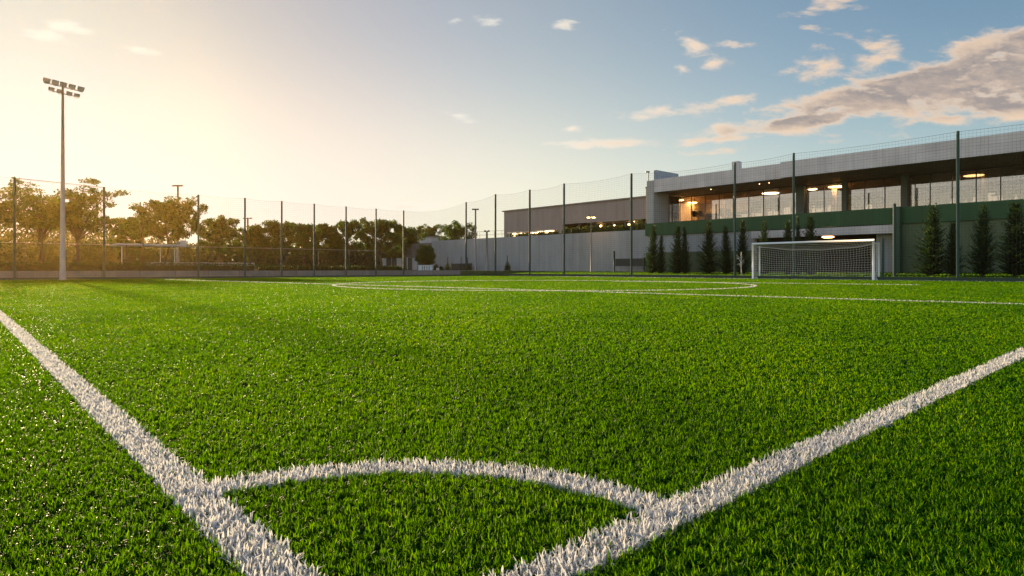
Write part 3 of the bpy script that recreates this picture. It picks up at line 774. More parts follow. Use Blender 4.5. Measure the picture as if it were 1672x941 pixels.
# ------------------------------------------------------------------ main building
FB1, FB2, GB, CE = 52.0, 51.0, 57.5, 8.34
A1, _ = on_b(1056.5, FB1); AP, _ = on_b(1067.5, FB1); A2, _ = on_b(1274, FB2); AE = -14.0
bd = root('clubhouse', 'long modern grey clubhouse with a glazed upper floor behind the goal', 'building', (*fw(14, FB1), 0), TH)
def bp(name, mat, boxes, parent=None, smooth=False):
    m = MB()
    for bx_ in boxes: m.fbox(*bx_)
    return mk(name, m, M[mat] if isinstance(mat, str) else mat, parent or bd)
ao, _ = on_b(1232, 51.9); ar, _ = on_b(1430, 52.2); ae, _ = on_b(1466, 51.3)
Ag, _ = on_b(1474, 51.9)
bp('lower_wall', 'concrete', [(ao, A1, 51.9, 52.3, 0, 4.06)])
bp('wall_base', 'olive', [(ao, A1, 51.8, 51.895, .2, 2.35)])
bp('green_band', 'greenband', [(AE, A1 + .02, 51.7, 51.96, 4.065, 5.28)])
bp('terrace_slab', 'lowwall', [(AE, A1 - .1, 51.97, 68, 4.07, 5.2)])
bp('garden_wall', 'olive', [(AE, Ag, 51.85, 52.2, 0, 4.06)])
bp('pilaster', 'greencol', [(Ag + .003, Ag + .42, 51.2, 51.9, 0, 5.29)])
bp('lintel_beam', 'fascia', [(ae, ao + .02, 51.3, 51.69, 3.36, 3.98)])
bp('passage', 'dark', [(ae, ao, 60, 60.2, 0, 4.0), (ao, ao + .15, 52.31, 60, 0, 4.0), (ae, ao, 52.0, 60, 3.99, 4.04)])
bp('passage_wall', 'concrete', [(Ag + .45, ar, 52.3, 52.6, 0, 3.9)])
bp('end_pier', 'pier', [(AP, A1, 51.95, 54.6, 5.285, 9.62)])
AR = A1 + 2.1
bp('end_wall', 'inwall', [(AR - .2, AR, 54.7, 70, 5.21, 9.3), (A1 - .3, AR - .201, 54.61, 54.7, 5.21, 9.3)])
f1 = bp('fascia', 'fascia', [(A2 - .1, AP - .01, 52.0, 52.3, 8.40, 9.68)])
f2 = bp('fascia', 'fascia', [(AE, A2, 51.0, 51.3, 8.31, 9.62)])
bp('soffit', 'soffit', [(AE, A2 - .01, 51.3, 70, 8.33, 8.42), (A2 - .009, AP - .02, 52.3, 54.59, 8.42, 8.5), (A2 - .009, AR - .21, 54.71, 69.4, 8.42, 8.5)])
bp('roof', 'roofedge', [(AE, A2 - .05, 51.3, 70, 9.3, 9.45), (A2 - .04, A1 - .05, 52.3, 54.6, 9.3, 9.46), (A2 - .04, AR, 54.61, 70, 9.302, 9.46)])
bp('back_wall', 'inwall', [(AE, AR - .21, 69.5, 69.7, 5.21, 8.41)])
bp('interior_floor', 'infloor', [(AE, AR - .21, GB + .12, 69.4, 5.205, 5.82)])
# roof plant
a, Y = on_b(1203, 54); x, y = fw(a, 54)
bp('chimney', 'fascia', [(a - .33, a + .33, 53.7, 54.3, 9.47, zat(264, Y))])
ra, Y = on_b(1062, 54.5); rb_, _ = on_b(1092, 58)
m = MB(); za = zat(284.5, Y)
q0, q1 = fw(A1 - .6, 53.2), fw(A1 - .6, 60)
m.fbox(A1 - .75, A1 - .4, 52.6, 56.5, 9.47, za); mk('roof_upstand', m, M['flat'], bd)
a, Y = on_b(1059, 52.4); x, y = fw(a, 52.4)
m = MB(); m.tube([(x, y, 9.6), (x, y, zat(281, Y))], .05, 6); m.obox((x - .1, y, zat(280.5, Y)), (1, 0, 0), (0, 1, 0), (0, 0, 1), .2, .09, .07); mk('roof_camera', m, M['roofedge'], bd)
# glazing
e1, _ = on_b(1110.5, GB)
col_u = [(1299.5, 1312.5), (1374, 1382), (1470.6, 1481.5)]
for u0_, u1_ in col_u:
    a0_, _ = on_b(u1_, 56.95); a1_, _ = on_b(u0_, 56.95)
    bp('column', 'darkcol', [(a0_, a1_, 56.95, 57.4, 5.2, 8.33)])
mull = [1110.5, 1129, 1151.8, 1174.3, 1197.5, 1222.7, 1247, 1272.5, 1295, 1317, 1345.7, 1378, 1412, 1445, 1476, 1494.4, 1519, 1554.8, 1594, 1634, 1678, 1726, 1778, 1835, 1898, 1968]
am = [on_b(u, GB)[0] for u in mull]
for i in range(len(am) - 1):
    a1_, a0_ = am[i], am[i + 1]
    zc = 8.41 if a0_ > A2 else 8.32
    fm = bp('window', 'mullion', [(a1_ - .035, a1_ + .035, GB - .03, GB + .05, 5.2, zc), (a0_ + .036, a1_ - .036, GB - .03, GB + .05, zc - .1, zc), (a0_ + .036, a1_ - .036, GB - .03, GB + .05, 5.2, 5.5)])
    bp('pane', 'glass', [(a0_ + .036, a1_ - .036, GB, GB + .012, 5.501, zc - .101)], fm)
bsd = [54.65, 56.0, 57.4]
for i in range(2):
    fm = bp('window', 'mullion', [(e1 - .04, e1 + .04, bsd[i], bsd[i] + .07, 5.2, 8.41), (e1 - .04, e1 + .04, bsd[i] + .071, bsd[i + 1] - .001, 8.3, 8.41), (e1 - .04, e1 + .04, bsd[i] + .071, bsd[i + 1] - .001, 5.2, 5.5)])
    bp('pane', 'glass', [(e1, e1 + .012, bsd[i] + .071, bsd[i + 1] - .001, 5.501, 8.299)], fm)
a, _ = on_b(1082, 54.4); bp('white_column', 'white', [(a - .13, a + .13, 54.2, 54.55, 5.2, 8.41)])
# soffit downlights and room lamps
for u, v, B in ((1240, 0, 54), (1256, 0, 54), (1161, 0, 54.2)):
    a, _ = on_b(u, B); x, y = fw(a, B); m = MB(); m.lathe((x, y, 8.405), [(.045, 0), (.045, .012)], 10); mk('downlight', m, M['warmdim'], bd)
def room_lamp(label, u, B, rx, mat, dz=.0):
    a, _ = on_b(u, B); x, y = fw(a, B); zc = (8.41 if a > A2 else 8.32) - dz
    q = root('ceiling_lamp', label, 'ceiling lamp', (x, y, zc), TH)
    m = MB(); m.lathe((x, y, zc - .10), [(rx * .9, 0), (rx, .03), (rx, .05)], 20); mk('diffuser', m, M[mat], q)
    m = MB(); m.lathe((x, y, zc - .049), [(rx * 1.02, 0), (rx * 1.02, .047)], 20); mk('rim', m, M['white'], q)
room_lamp('wide round glowing ceiling lamp behind the first glazed stretch', 1258, 61.0, .8, 'warmdim')
room_lamp('brightest round ceiling lamp above the pale column inside the glass', 1366, 60.0, .7, 'warm')
room_lamp('round ceiling lamp far right inside the glazed room', 1590, 61, .7, 'warmlow')
room_lamp('round ceiling lamp in the amber left end room', 1106, 59.5, .7, 'warmbright')
room_lamp('round amber ceiling lamp behind the dark end panes left of the first wide pane', 1128, 63, .7, 'warmbright')
room_lamp('small round lamp left of the bright column lamp', 1327, 61, .4, 'warmdim')
for u, B, lab in ((1362, 60.2, 'pale flared interior column under the brightest ceiling lamp'), (1185, 62, 'pale interior column behind the left glazing'), (1562, 61, 'first pale interior column behind the right hand glazing'), (1608, 62, 'grey interior column right of the tall net post'), (1650, 63, 'interior column at the far right end of the glazing')):
    a, _ = on_b(u, B); x, y = fw(a, B); m = MB(); m.lathe((x, y, 5.82), [(.2, 0), (.2, 2.0), (.26, 2.35), (.5, 2.72)], 14)
    mk('interior_column', m, M['inwall'], smooth=True, base=(x, y, 5.82), label=lab, cat='column', group='interior columns')
# pale doors and tall openings at the back of the room
for u, wv in ((1145, .5), (1172, .6), (1215, .5), (1236, .8), (1263, .9), (1285, .5), (1336, .9), (1352, .35), (1420, .5), (1540, 1.2), (1580, .8), (1625, 1.4), (1660, 1.2)):
    a, _ = on_b(u, 69.4); bp('back_window', M['palewin'], [(a - wv * .7, a + wv * .7, 69.40, 69.45, 6.5, 7.6)])
# furniture along the glass
tb = root('dining_table', 'round wooden dining table seen through the glass', 'table', (0, 0, 5.82), 0, 'dining tables behind the glass')
m = MB(); m.lathe((0, 0, 5.82), [(.55, .70), (.56, .72), (.56, .74), (.55, .76)], 18); mk('tabletop', m, M['wood'], tb)
m = MB(); m.lathe((0, 0, 5.82), [(.28, 0), (.27, .03), (.05, .06), (.05, .70)], 12); mk('leg', m, M['mullion'], tb)
ch = root('dining_chair', 'dark dining chair with a rounded back seen through the glass', 'chair', (0, 0, 5.82), 0, 'dining chairs behind the glass')
m = MB(); m.lathe((0, 0, 5.82), [(.2, .42), (.23, .44), (.23, .48), (.2, .5)], 14); mk('seat', m, M['chair'], ch)
m = MB(); V = []; nS = 9
for i in range(nS + 1):
    t = R(20 + 140 * i / nS)
    for rr_, z in ((.22, .5), (.25, .98), (.29, .98), (.26, .5)): V.append((rr_ * math.cos(t), rr_ * math.sin(t), 5.82 + z - (.0 if z < .6 else .1 * abs(math.cos(t)) ** 2)))
m.add(V, [(4 * i + k, 4 * i + (k + 1) % 4, 4 * i + 4 + (k + 1) % 4, 4 * i + 4 + k) for i in range(nS) for k in range(4)] + [(0, 1, 2, 3), (4 * nS + 3, 4 * nS + 2, 4 * nS + 1, 4 * nS)]); mk('backrest', m, M['chair'], ch)
for sx_ in (-1, 1):
    for sy_ in (-1, 1):
        m = MB(); m.tube([(sx_ * .17, sy_ * .17, 5.82), (sx_ * .13, sy_ * .13, 5.98)], .016, 6); mk('leg', m, M['mullion'], ch)
pl = root('potted_plant', 'bushy potted plant standing inside the glass', 'plant', (0, 0, 5.82), 0, 'potted plants behind the glass')
m = MB(); m.lathe((0, 0, 5.82), [(.16, 0), (.24, .42), (.22, .43), (.2, .38)], 14); mk('pot', m, M['pot'], pl)
m = MB(); n_ = 420; Q = rng.normal(0, 1, (n_, 3)); Q /= np.linalg.norm(Q, axis=1)[:, None]; rr_ = rng.random((n_, 1)) ** .4
PP = Q * rr_ * [.46, .46, .34] + [0, 0, 5.82 + .78]; S = np.cross(Q, rng.normal(0, 1, (n_, 3))); S /= np.linalg.norm(S, axis=1)[:, None]
m.diamonds(PP, Q, S, .16, .05); mk('foliage', m, M['leaf'], pl)
first = {'t': True, 'c': True, 'p': True}
def put(k, proto, u, B, rz, s=1.0):
    a, _ = on_b(u, B); x, y = fw(a, B)
    if first[k]:
        proto.location = (x, y, 5.82); proto.rotation_euler = (0, 0, rz); proto.scale = (s,) * 3; first[k] = False
    else: dup(proto, (x, y, 5.82), rz, s)
for u in (1140, 1180, 1232, 1262, 1332, 1350, 1400, 1432, 1508, 1545, 1580, 1630, 1668): put('t', tb, u, 59.3, 0, 1.1)
for i, u in enumerate((1135, 1146, 1176, 1187, 1227, 1239, 1257, 1269, 1328, 1338, 1346, 1394, 1406, 1427, 1438, 1503, 1514, 1540, 1551, 1574, 1587, 1624, 1637, 1662)): put('c', ch, u, 58.6 + .5 * (i % 2), i * 1.7, 1.15)
for u, s in ((1397, 1.0), (1410, .9), (1428, 1.0), (1527, 1.25), (1536, 1.1), (1546, 1.3), (1571, 1.1), (1583, 1.1), (1643, 1.2), (1651, 1.2), (1668, 1.3)): put('p', pl, u, 58.2, u, s)
# lamp under the beam
a, Y = on_b(1352, 52.8); x, y = fw(a, 52.8); z = zat(387, Y)
q = root('passage_lamp', 'glowing amber disc lamp hanging under the grey beam above the goal', 'lamp', (x, y, z), 0)
m = MB(); m.lathe((x, y, z - .06), [(.30, 0), (.46, .05), (.40, .11)], 18); mk('diffuser', m, M['warm'], q)
m = MB(); m.lathe((x, y, z + .055), [(.42, 0), (.12, .09)], 18); mk('shade', m, M['lampbody'], q)
m = MB(); m.tube([(x, y, z + .13), (x, y, 3.99)], .02, 6); mk('cord', m, M['mullion'], q)
# mesh panel on posts at the end of the retaining wall
p0, Y = on_b(1003.5, 50.8); p1, _ = on_b(1054, 50.8)
q = root('mesh_screen', 'dark mesh screen between green posts in front of the wall end', 'screen', (*fw((p0 + p1) / 2, 50.8), .3), TH)
zt = zat(422.5, Y); zb = zat(434.5, Y)
m = MB(); m.fbox(p1, p0 - .1, 50.8, 50.84, zb, zt); mk('screen_sheet', m, M['netg'], q)
for a, z1 in ((p0, zat(410, Y)), (p1 + .1, zt + .1)):
    m = MB(); m.tube([(*fw(a, 50.75), .3), (*fw(a, 50.75), z1)], .09, 10); mk('post', m, M['post'], q, smooth=True)

# ------------------------------------------------------------------ buildings and small things at the far corner
YB = 118
m_x0, m_x1 = xat(640, YB), xat(724, YB)
q = root('pale_building', 'pale flat roofed building behind the trees left of the retaining wall', 'building', ((m_x0 + m_x1) / 2, YB, .5))
m = MB(); m.box(m_x0, m_x1, YB, YB + 16, .4, zat(387.5, YB)); mk('wall', m, M['bluewhite'], q)
m = MB(); m.box(m_x0 - .2, m_x1 + .2, YB - .2, YB + 16.2, zat(387.5, YB) + .002, zat(386, YB)); mk('roof', m, M['roofedge'], q)
m = MB(); m.box(xat(664, YB), xat(670, YB), YB - .06, YB - .004, .5, zat(414, YB)); mk('lit_door', m, M['warmlow'], q)
for u in (676, 686, 695):
    m = MB(); m.box(xat(u, YB), xat(u + 6, YB), YB - .05, YB - .004, zat(408, YB), zat(399, YB)); mk('window', m, M['mullion'], q)
m = MB(); m.box(xat(672, YB), m_x1, YB - 1.2, YB - .01, zat(420, YB), zat(418.5, YB)); mk('canopy', m, M['roofedge'], q)
YF = 92
q = root('panel_fence', 'grey panel fence between tree trunks at the far corner', 'fence', (xat(655, YF), YF, .5))
for i, u in enumerate(np.arange(622, 690, 8.5)):
    m = MB(); m.box(xat(u + .7, YF), xat(u + 8, YF), YF, YF + .06, .6, zat(421.5, YF)); mk('panel', m, M['netg' if i % 3 else 'bluewhite'], q)
    m = MB(); m.box(xat(u, YF), xat(u + .65, YF), YF - .02, YF + .1, .4, zat(420.5, YF)); mk('post', m, M['white' if i in (0, 5) else 'galv'], q)
YC = 76
q = root('utility_cabinet', 'white slatted utility cabinet on the lawn at the far corner', 'cabinet', (xat(693, YC), YC, .15))
x0, x1 = xat(683, YC), xat(705.5, YC); z1 = zat(433.5, YC)
m = MB(); m.box(x0, x1, YC, YC + 1.0, .1, z1); mk('body', m, M['cab'], q)
m = MB(); m.box(x0 - .05, x1 + .05, YC - .06, YC + 1.06, z1 + .002, z1 + .06); mk('lid', m, M['cab'], q)
for k in range(4):
    xx = x0 + .45 + k * .28; m = MB(); m.box(xx, xx + .07, YC - .02, YC - .002, .16, z1 - .08); mk('slat', m, M['mullion'], q)
YC2 = 80
m = MB(); m.obox((xat(715, YC2), YC2, zat(440, YC2)), (1, 0, 0), (0, 1, 0), (0, 0, 1), .19, .15, .2, .85); mk('junction_box', m, M['cab'], base=(xat(715, YC2), YC2, .2), label='tiny white junction box on the lawn right of the cabinet', cat='box')
p0, Y = on_b(738, 51.2); p1, _ = on_b(770, 51.2)
q = root('mesh_screen', 'dark low screen panel between clipped shrubs near the wall end', 'screen', (*fw((p0 + p1) / 2, 51.2), .3), TH)
m = MB(); m.fbox(p1, p0, 51.2, 51.24, .35, zat(430.5, Y)); mk('screen_sheet', m, M['netg'], q)
for a in (p0 + .06, (p0 + p1) / 2, p1 - .06):
    m = MB(); m.tube([(*fw(a, 51.12), .3), (*fw(a, 51.12), zat(429.5 if a != (p0 + p1) / 2 else 420, Y))], .05, 6); mk('post', m, M['post'], q)

# rough grass on the lawn strip
n_ = 60000; A = rng.uniform(-12, 86, n_); B = 42.3 + 9.7 * rng.random(n_) ** 1.2
P = O2 + A[:, None] * uL + B[:, None] * uR; Z = .005 + .42 * ((B - 42.25) / 9.95) ** 1.2
blades('lawn_tufts', np.hstack([P, Z[:, None]]), .05 * np.ones(n_), .075 * np.ones(n_), M['turf'], lean=.5, kind='stuff', label='rough grass on the strip between the kickboard and the wall')

# ------------------------------------------------------------------ vegetation
def crown_leaves(m, cs, rs, per, size, flat=.75):
    cs = np.asarray(cs); rs = np.asarray(rs)
    n = len(cs) * per
    idx = np.repeat(np.arange(len(cs)), per)
    Q = rng.normal(0, 1, (n, 3)); Q /= np.linalg.norm(Q, axis=1)[:, None]
    rad = rng.random((n, 1)) ** .5 * rs[idx][:, None]
    P = cs[idx] + Q * rad * [1, 1, flat]
    D = Q + rng.normal(0, .7, (n, 3)); D /= np.linalg.norm(D, axis=1)[:, None]
    S = np.cross(D, rng.normal(0, 1, (n, 3))); S /= np.linalg.norm(S, axis=1)[:, None]
    sz = size * rng.uniform(.6, 1.3, n)
    m.diamonds(P, D, S, sz, sz * .34)

def tree(label, u, vt, Y, halfpx, style='round', mat='leaf', zb=.5, name='tree', dens=1.0, vlow=None, group='trees along the left and far side', lean=0.0, leafs=.21):
    x = xat(u, Y); H = zat(vt, Y) - zb; Rr = halfpx / F * Y * 1.03
    q = root(name, label, 'tree', (x, Y, zb), rng.random() * 6, group)
    wood = MB(); cs, rs = [], []
    lowf = .28 if vlow is None else max(.05, (zat(vlow, Y) - zb) / H)
    base = np.array([x, Y, zb - .1])
    tr = .013 * H + .05
    if style == 'round':
        pts = [base]; n_ = 6
        for i in range(1, n_ + 1):
            t = i / n_; pts.append(base + [lean * t + .12 * math.sin(i * 2.1 + u), .12 * math.cos(i * 1.7 + u), (H * .93 + .1) * t])
        pts = np.array(pts)
        wood.tube(pts, [tr * (1.15 - .95 * i / n_) for i in range(n_ + 1)], 7)
        nl = int(15 * dens + 5); ga = rng.random() * 6
        for i in range(nl):
            f = lowf + (.93 - lowf) * (i + .5) / nl
            s = pts[0] + (pts[-1] - pts[0]) * f * .92; s = s + [.1 * math.sin(f * 12), 0, 0]
            prof = math.sin(math.pi * min(1, (f - lowf) / (1 - lowf) * .82 + .2)) ** .7
            ln = Rr * prof * rng.uniform(.75, 1.12)
            az = ga + i * 2.4 + rng.normal(0, .3); up = rng.uniform(.15, .55) + .7 * max(0, f - .55)
            e = s + np.array([math.cos(az) * ln, math.sin(az) * ln, ln * up + .2])
            mid = (s + e) / 2 + [0, 0, -.10 * ln]
            wood.tube([s, mid, e], [tr * .42 * (1.1 - f * .6), tr * .26, tr * .08], 5, cap=False)
            for w_ in (.5, .78, 1.0):
                c0 = s + (e - s) * w_ + [0, 0, -.1 * ln * 4 * w_ * (1 - w_) * .5]
                for k in range(2 if w_ < 1 else 3):
                    d = rng.normal(0, 1, 3); d[2] = abs(d[2]) * .9 + .25; d /= np.linalg.norm(d)
                    tl = rng.uniform(.3, .75) * (.45 + .13 * Rr)
                    c1 = c0 + d * tl
                    wood.tube([c0, c1], [tr * .09, tr * .03], 4, cap=False)
                    cs.append(c1); rs.append(rng.uniform(.30, .56) * (.55 + .12 * Rr))
        for k in range(6):                       # upright tufts that make the skyline ragged
            az = k * 2.4 + ga; rr_ = Rr * rng.uniform(.05, .42); b_ = base + [lean + math.cos(az) * rr_, math.sin(az) * rr_, 0]
            hh = H * (1.0 - .30 * (rr_ / Rr)) * rng.uniform(.93, 1.0)
            for j in range(4):
                cs.append(b_ + [rng.normal(0, .06), rng.normal(0, .06), hh - .1 - j * .38]); rs.append(.14 + .075 * j + .02 * Rr)
            wood.tube([b_ + [0, 0, hh * .6], b_ + [0, 0, hh - .1]], [tr * .22, tr * .05], 4, cap=False)
        flat = .85
    else:                                        # wide spreading crown in flat pads
        fork = base + [lean * .3, 0, H * .34]
        wood.tube([base, base + [.06, .05, H * .17], fork], [tr * 1.3, tr * 1.05, tr * .9], 8)
        nl = int(9 * dens + 3); ga = rng.random() * 6
        for i in range(nl):
            az = ga + i * 2.4; top = H * rng.uniform(.44, .97); out = Rr * rng.uniform(.35, 1.0) * (1.15 - .55 * max(0, (top / H - .6)))
            e = base + np.array([lean + math.cos(az) * out, math.sin(az) * out, top])
            m1 = fork + (e - fork) * .45 + [0, 0, .12 * H]
            wood.tube([fork, m1, e], [tr * .55, tr * .30, tr * .08], 6, cap=False)
            for w_ in (.45, .62, .8, 1.0):
                c0 = (1 - w_) ** 2 * fork + 2 * w_ * (1 - w_) * m1 + w_ ** 2 * e
                for k in range(4):
                    a2 = rng.random() * 6.28; tl = rng.uniform(.6, 1.9) * (.3 + .11 * Rr)
                    c1 = c0 + [math.cos(a2) * tl, math.sin(a2) * tl, rng.uniform(-.1, .45)]
                    wood.tube([c0, (c0 + c1) / 2 + [0, 0, -.05], c1], [tr * .12, tr * .08, tr * .03], 4, cap=False)
                    cs.append(c1); rs.append(rng.uniform(.35, .78) * (.45 + .09 * Rr))
        flat = .38
    mk('trunk', wood, M['bark'], q, smooth=True)
    m = MB(); crown_leaves(m, cs, rs, int(88 if style == 'round' else 50), leafs, flat); mk('crown', m, M[mat], q)
    return q

tree('broad flat topped tree cut by the left picture edge, glowing in the low sun', -12, 296, 64, 62, 'spread', 'leafb', vlow=400, dens=1.2)
tree('open branched spreading tree just left of the floodlight mast', 66, 297, 63, 52, 'spread', 'leafb', lean=.2, dens=1.1)
tree('largest spreading tree just right of the floodlight mast, with a sprig sticking out on top', 126, 292, 61, 66, 'spread', 'leafb', dens=1.5)
tree('small round tree between the spreading tree and the lone round tree', 214, 350, 78, 22, 'round', 'leaf')
tree('lone round headed tree in front of the white shelter, by the slim pole', 273, 325, 62, 46, 'round', 'leafb', vlow=392, dens=1.25)
tree('round tree with a domed crown right of the second net post', 357, 350, 80, 31, 'round', 'leaf')
tree('lower dark tree beside the lattice topped pole', 412, 368, 84, 25, 'round', 'leaf')
tree('bushy tree with one pointed tuft on top, fourth net post in front', 453, 359, 84, 33, 'round', 'leafb')
tree('flat topped bushy tree left of the middle of the tree line', 497, 362, 88, 26, 'round', 'leaf')
tree('slender pointed tree in the middle of the tree line', 532, 361, 92, 22, 'round', 'leafb')
tree('dense tall tree right of the middle of the tree line', 568, 358, 92, 30, 'round', 'leaf')
tree('fine open crowned tree with a dark trunk near the far fence corner', 622, 358, 88, 33, 'round', 'leafb', vlow=415, dens=1.3)
tree('small tree with a thin crown in front of the pale building', 665, 371, 98, 25, 'round', 'leaf', vlow=412)
tree('sparse tufted tree rising above the roof of the pale building', 701, 366, 132, 21, 'round', 'leafb', vlow=395, dens=.8)
tree('rounded tree showing above the left end of the retaining wall', 748, 367, 112, 30, 'round', 'leaf', zb=2.0, vlow=400)
tree('short dense young tree in front of the left end of the retaining wall', 696, 402, 78, 12.5, 'round', 'leaf', zb=.3, vlow=436, dens=.8, leafs=.14)

def bush(name, label, x, y, z0, rx, ry, rz_, n, size, mat, group=None, stem=True, cat='bush', rough=.25):
    q = root(name, label, cat, (x, y, z0), 0, group)
    Q = rng.normal(0, 1, (n, 3)); Q /= np.linalg.norm(Q, axis=1)[:, None]; Q[:, 2] = np.abs(Q[:, 2]) * 1.0 - .12
    k = 9; cen = rng.normal(0, 1, (k, 3)); cen /= np.linalg.norm(cen, axis=1)[:, None]
    lump = 1 + rough * (np.max(Q @ cen.T, axis=1) - .7)
    P = np.array([x, y, z0]) + Q * (rng.random((n, 1)) ** .35) * lump[:, None] * [rx, ry, rz_]
    D = Q + rng.normal(0, .6, (n, 3)); D /= np.linalg.norm(D, axis=1)[:, None]
    S = np.cross(D, rng.normal(0, 1, (n, 3))); S /= np.linalg.norm(S, axis=1)[:, None]
    m = MB(); sz = size * rng.uniform(.6, 1.3, n); m.diamonds(P, D, S, sz, sz * .36)
    if stem:
        w_ = MB()
        for k in range(5):
            a_ = k * 1.26; w_.tube([(x, y, z0 - .1), (x + math.cos(a_) * rx * .3, y + math.sin(a_) * ry * .3, z0 + rz_ * .4), (x + math.cos(a_) * rx * .6, y + math.sin(a_) * ry * .6, z0 + rz_ * .8)], [.05, .035, .012], 5, cap=False)
        mk('stems', w_, M['bark'], q)
    mk('foliage', m, M[mat], q)
    return q
# undergrowth behind the mesh fence, each bush its own
for i, u in enumerate(range(-90, 660, 42)):
    Y = 98 + (i % 3) * 4; hz_ = zat([388, 381, 391, 383, 389][i % 5] + (10 if u > 560 else 0) - (34 if u < 150 else 12 if u < 240 else 0), Y) - .5
    bush('bush', 'tall dark bush in the wood behind the undergrowth', xat(u, Y), Y, .5, 3.6, 3.0, hz_, 4200, .38, 'leaffar', 'tall bushes in the wood behind the undergrowth')
us = [-70, -32, 2, 38, 76, 112, 150, 186, 222, 256, 296, 332, 366, 398, 430, 462, 494, 524, 556, 588, 612, 644]
for i, u in enumerate(us):
    Y = 70 + (u + 70) * .035 + (i % 3) * 2.5; hv = [394, 400, 388, 397][i % 4]
    hz = zat(hv, Y) - .5
    bush('bush', 'dense green bush in the undergrowth behind the low mesh fence', xat(u, Y), Y, .5, 2.1 + .35 * (i % 3), 1.8, hz, 3200, .27, 'leaffar', 'undergrowth bushes behind the mesh fence')

# conifers: one of each build, then copies
def conifer(seed, H=5.0, Rb=.95, droop=.5):
    r2 = np.random.default_rng(seed)
    q = root('conifer', 'x', 'conifer', (0, 0, 0), 0, 'conifers in front of the clubhouse')
    w_ = MB(); w_.tube([(0, 0, -.1), (0, 0, H * .5), (0, 0, H * .97)], [.085, .055, .012], 7); mk('trunk', w_, M['bark'], q, smooth=True)
    P, D, S, Ls = [], [], [], []
    z = .12; k = 0
    br = MB()
    while z < H * .96:
        t = z / H; Lb = Rb * (1 - t) ** .85 * (1.0 if t > .06 else .85) + .09
        nb = 9 if t < .8 else 6
        for j in range(nb):
            az = 6.283 * j / nb + k * .37 + r2.normal(0, .12); el = .25 + .75 * t + r2.normal(0, .12) + .25
            ln = Lb * r2.uniform(.55, 1.22)
            o_ = np.array([math.cos(az), math.sin(az), 0.0]); zz = z + r2.uniform(-.05, .05)
            nn = max(3, int(ln / .085))
            for i in range(nn):
                f = (i + .6) / nn; c = np.array([0, 0, zz]) + o_ * ln * f + [0, 0, ln * f * math.tan(min(el, 1.25)) * (.45 + .35 * f)]
                dirb = o_ * 1.0 + [0, 0, math.tan(min(el, 1.25)) * (.45 + .7 * f)]; dirb = dirb / np.linalg.norm(dirb)
                sd_ = np.cross(dirb, [0, 0, 1.0]); sd_ /= np.linalg.norm(sd_)
                for sgn in (-1, 1, 0):
                    d = dirb + sd_ * sgn * .85 + r2.normal(0, .12, 3) + ([0, 0, .3] if sgn == 0 else 0)
                    d /= np.linalg.norm(d); s_ = np.cross(d, r2.normal(0, 1, 3)); s_ /= np.linalg.norm(s_)
                    P.append(c); D.append(d); S.append(s_); Ls.append(.21 * (1.1 - .5 * f) * r2.uniform(.8, 1.25))
        z += .135 + .05 * t; k += 1
    Ls = np.array(Ls); m = MB(); m.diamonds(P, D, S, Ls, Ls * .16)
    mk('crown', m, M['needle'], q)
    return q
protos = [conifer(1), conifer(2, 5.0, 1.12), conifer(3, 5.0, .8), conifer(4, 5.0, 1.0)]
used = set()
clist = [(1065.5, 367, 11, 'conifer standing right at the end of the retaining wall'), (1079, 384, 8, 'shortest conifer, tucked beside the one at the wall end'),
    (1106, 367, 11, 'tall conifer, left of a close pair below the clubhouse windows'), (1119, 370, 9, 'slightly shorter conifer, right of the close pair'),
    (1157, 361, 15, 'broad bushy conifer between the close pair and the tall net post'), (1187, 368.5, 11, 'conifer just left of the tall net post near the goal'),
    (1211.7, 357.5, 11, 'conifer behind the pale leafed sapling left of the goal'), (1249, 361, 12, 'conifer rising behind the left goal post'),
    (1285.5, 360, 12, 'conifer behind the goal left of the tall net post'), (1304, 353, 7, 'narrow dark conifer behind the goal beside the thin pole'),
    (1323, 351, 14, 'conifer behind the middle of the goal left of the amber disc lamp'),
    (1522, 336, 21, 'large wide conifer on its own against the green wall'), (1555.5, 362, 14, 'smaller conifer half hidden by the right hand net post'),
    (1603, 333, 18, 'tall conifer right of the right hand net post'), (1657.5, 329, 23, 'large conifer at the right edge of the picture'), (1722, 330, 24, 'conifer just beyond the right edge of the picture')]
for i, (u, v, hw, lab) in enumerate(clist):
    B = 47.5 if u > 1450 else (49.0 if u < 1230 else 48.2)
    a, Y = on_b(u, B); x, y = fw(a, B); z0 = .22; H = zat(v, Y) - z0; s = H / 5.05
    k = i % 4; o = protos[k]; wr = (hw / F * Y) / ([.95, 1.12, .8, 1.0][k] * .76)
    if k in used: o = dup(o, (x, y, z0), i * 1.3)
    used.add(k)
    o.location = (x, y, z0); o.rotation_euler = (.02 * math.sin(i * 2.3), .025 * math.cos(i * 1.9), i * 1.3); o.scale = (wr, wr * (.9 + .2 * (i % 3) / 2), s); o['label'] = lab
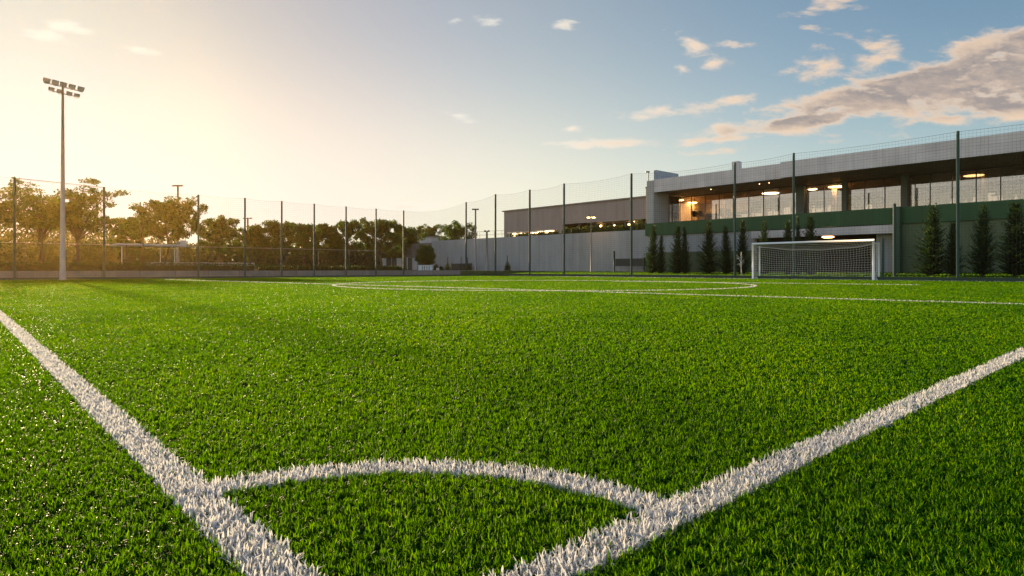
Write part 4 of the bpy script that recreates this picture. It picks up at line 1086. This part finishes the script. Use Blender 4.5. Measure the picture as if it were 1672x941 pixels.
# pale sapling on a stake
a, Y = on_b(1210.5, 44.5); x, y = fw(a, 44.5)
q = root('sapling', 'slender sapling with pale silvery leaves tied to a dark stake left of the goal', 'sapling', (x, y, .05))
m = MB(); m.tube([(x, y, .03), (x, y, zat(412, Y))], [.045, .04], 6); mk('stake', m, M['post'], q)
m = MB(); m.tube([(x + .03, y - .06, .05), (x - .05, y - .06, 1.1), (x - .02, y - .05, zat(411, Y))], [.02, .016, .012], 6); mk('trunk', m, M['cab'], q)
cs = [P3(u, v, Y - .1) for u, v in ((1204, 420), (1206, 423), (1208, 426), (1207, 432), (1206, 431), (1212, 426), (1214, 424), (1213, 429), (1210, 415), (1209.5, 420), (1203, 417), (1212, 419))]
m = MB()
for c in cs: m.tube([(x - .03, y - .06, c[2] - .25), c], [.015, .006], 4, cap=False)
mk('branches', m, M['cab'], q)
m = MB(); crown_leaves(m, cs, [.08] * len(cs), 8, .08); mk('leaves', m, M['pale'], q)
# planted shrubs along the wall top
k = 0
for u in np.arange(838, 1056, 9.0):
    uu = u + rng.normal(0, 2.0); B = WB + .75; a, Y = on_b(uu, B); x, y = fw(a, B)
    hgt = rng.uniform(.35, .62) * (1.45 if 920 < u else .9) * (1.5 if u > 1040 else 1)
    bush('shrub', 'small leafy shrub planted along the top of the retaining wall', x, y, 4.62, rng.uniform(.4, .65), .42, hgt + .25, 330, .17, 'shrub' if k % 3 else 'hedge', 'shrubs along the retaining wall top'); k += 1
# shrubs at the foot of the wall
def wall_shrub(label, u, vt, hw, B, mat='hedge', stake=None, z0=.3, n=420):
    a, Y = on_b(u, B); x, y = fw(a, B); h_ = zat(vt, Y) - z0
    q = bush('shrub', label, x, y, z0 + .05, hw / F * Y, hw / F * Y, h_, n, .16, mat, rough=.15)
    if stake:
        m = MB(); m.tube([(x, y, z0 - .1), (x, y, zat(stake, Y))], .06, 6); mk('stake', m, M['post'], q)
wall_shrub('round shrub right of the white cabinet at the wall end', 712, 430, 5, 50.8)
wall_shrub('little cone shaped shrub beside the tiny white box', 720.5, 434, 4, 50.0, 'needle')
wall_shrub('clipped shrub with a stake through it at the left of the dark screen', 731, 429, 5.5, 49.0, stake=420)
wall_shrub('boxy shrub at the right end of the dark screen', 763, 430, 7, 51.0, stake=420)
wall_shrub('vase shaped shrub with a tall dark stake alone in front of the wall', 828.5, 425.5, 5, 51.0, stake=417)
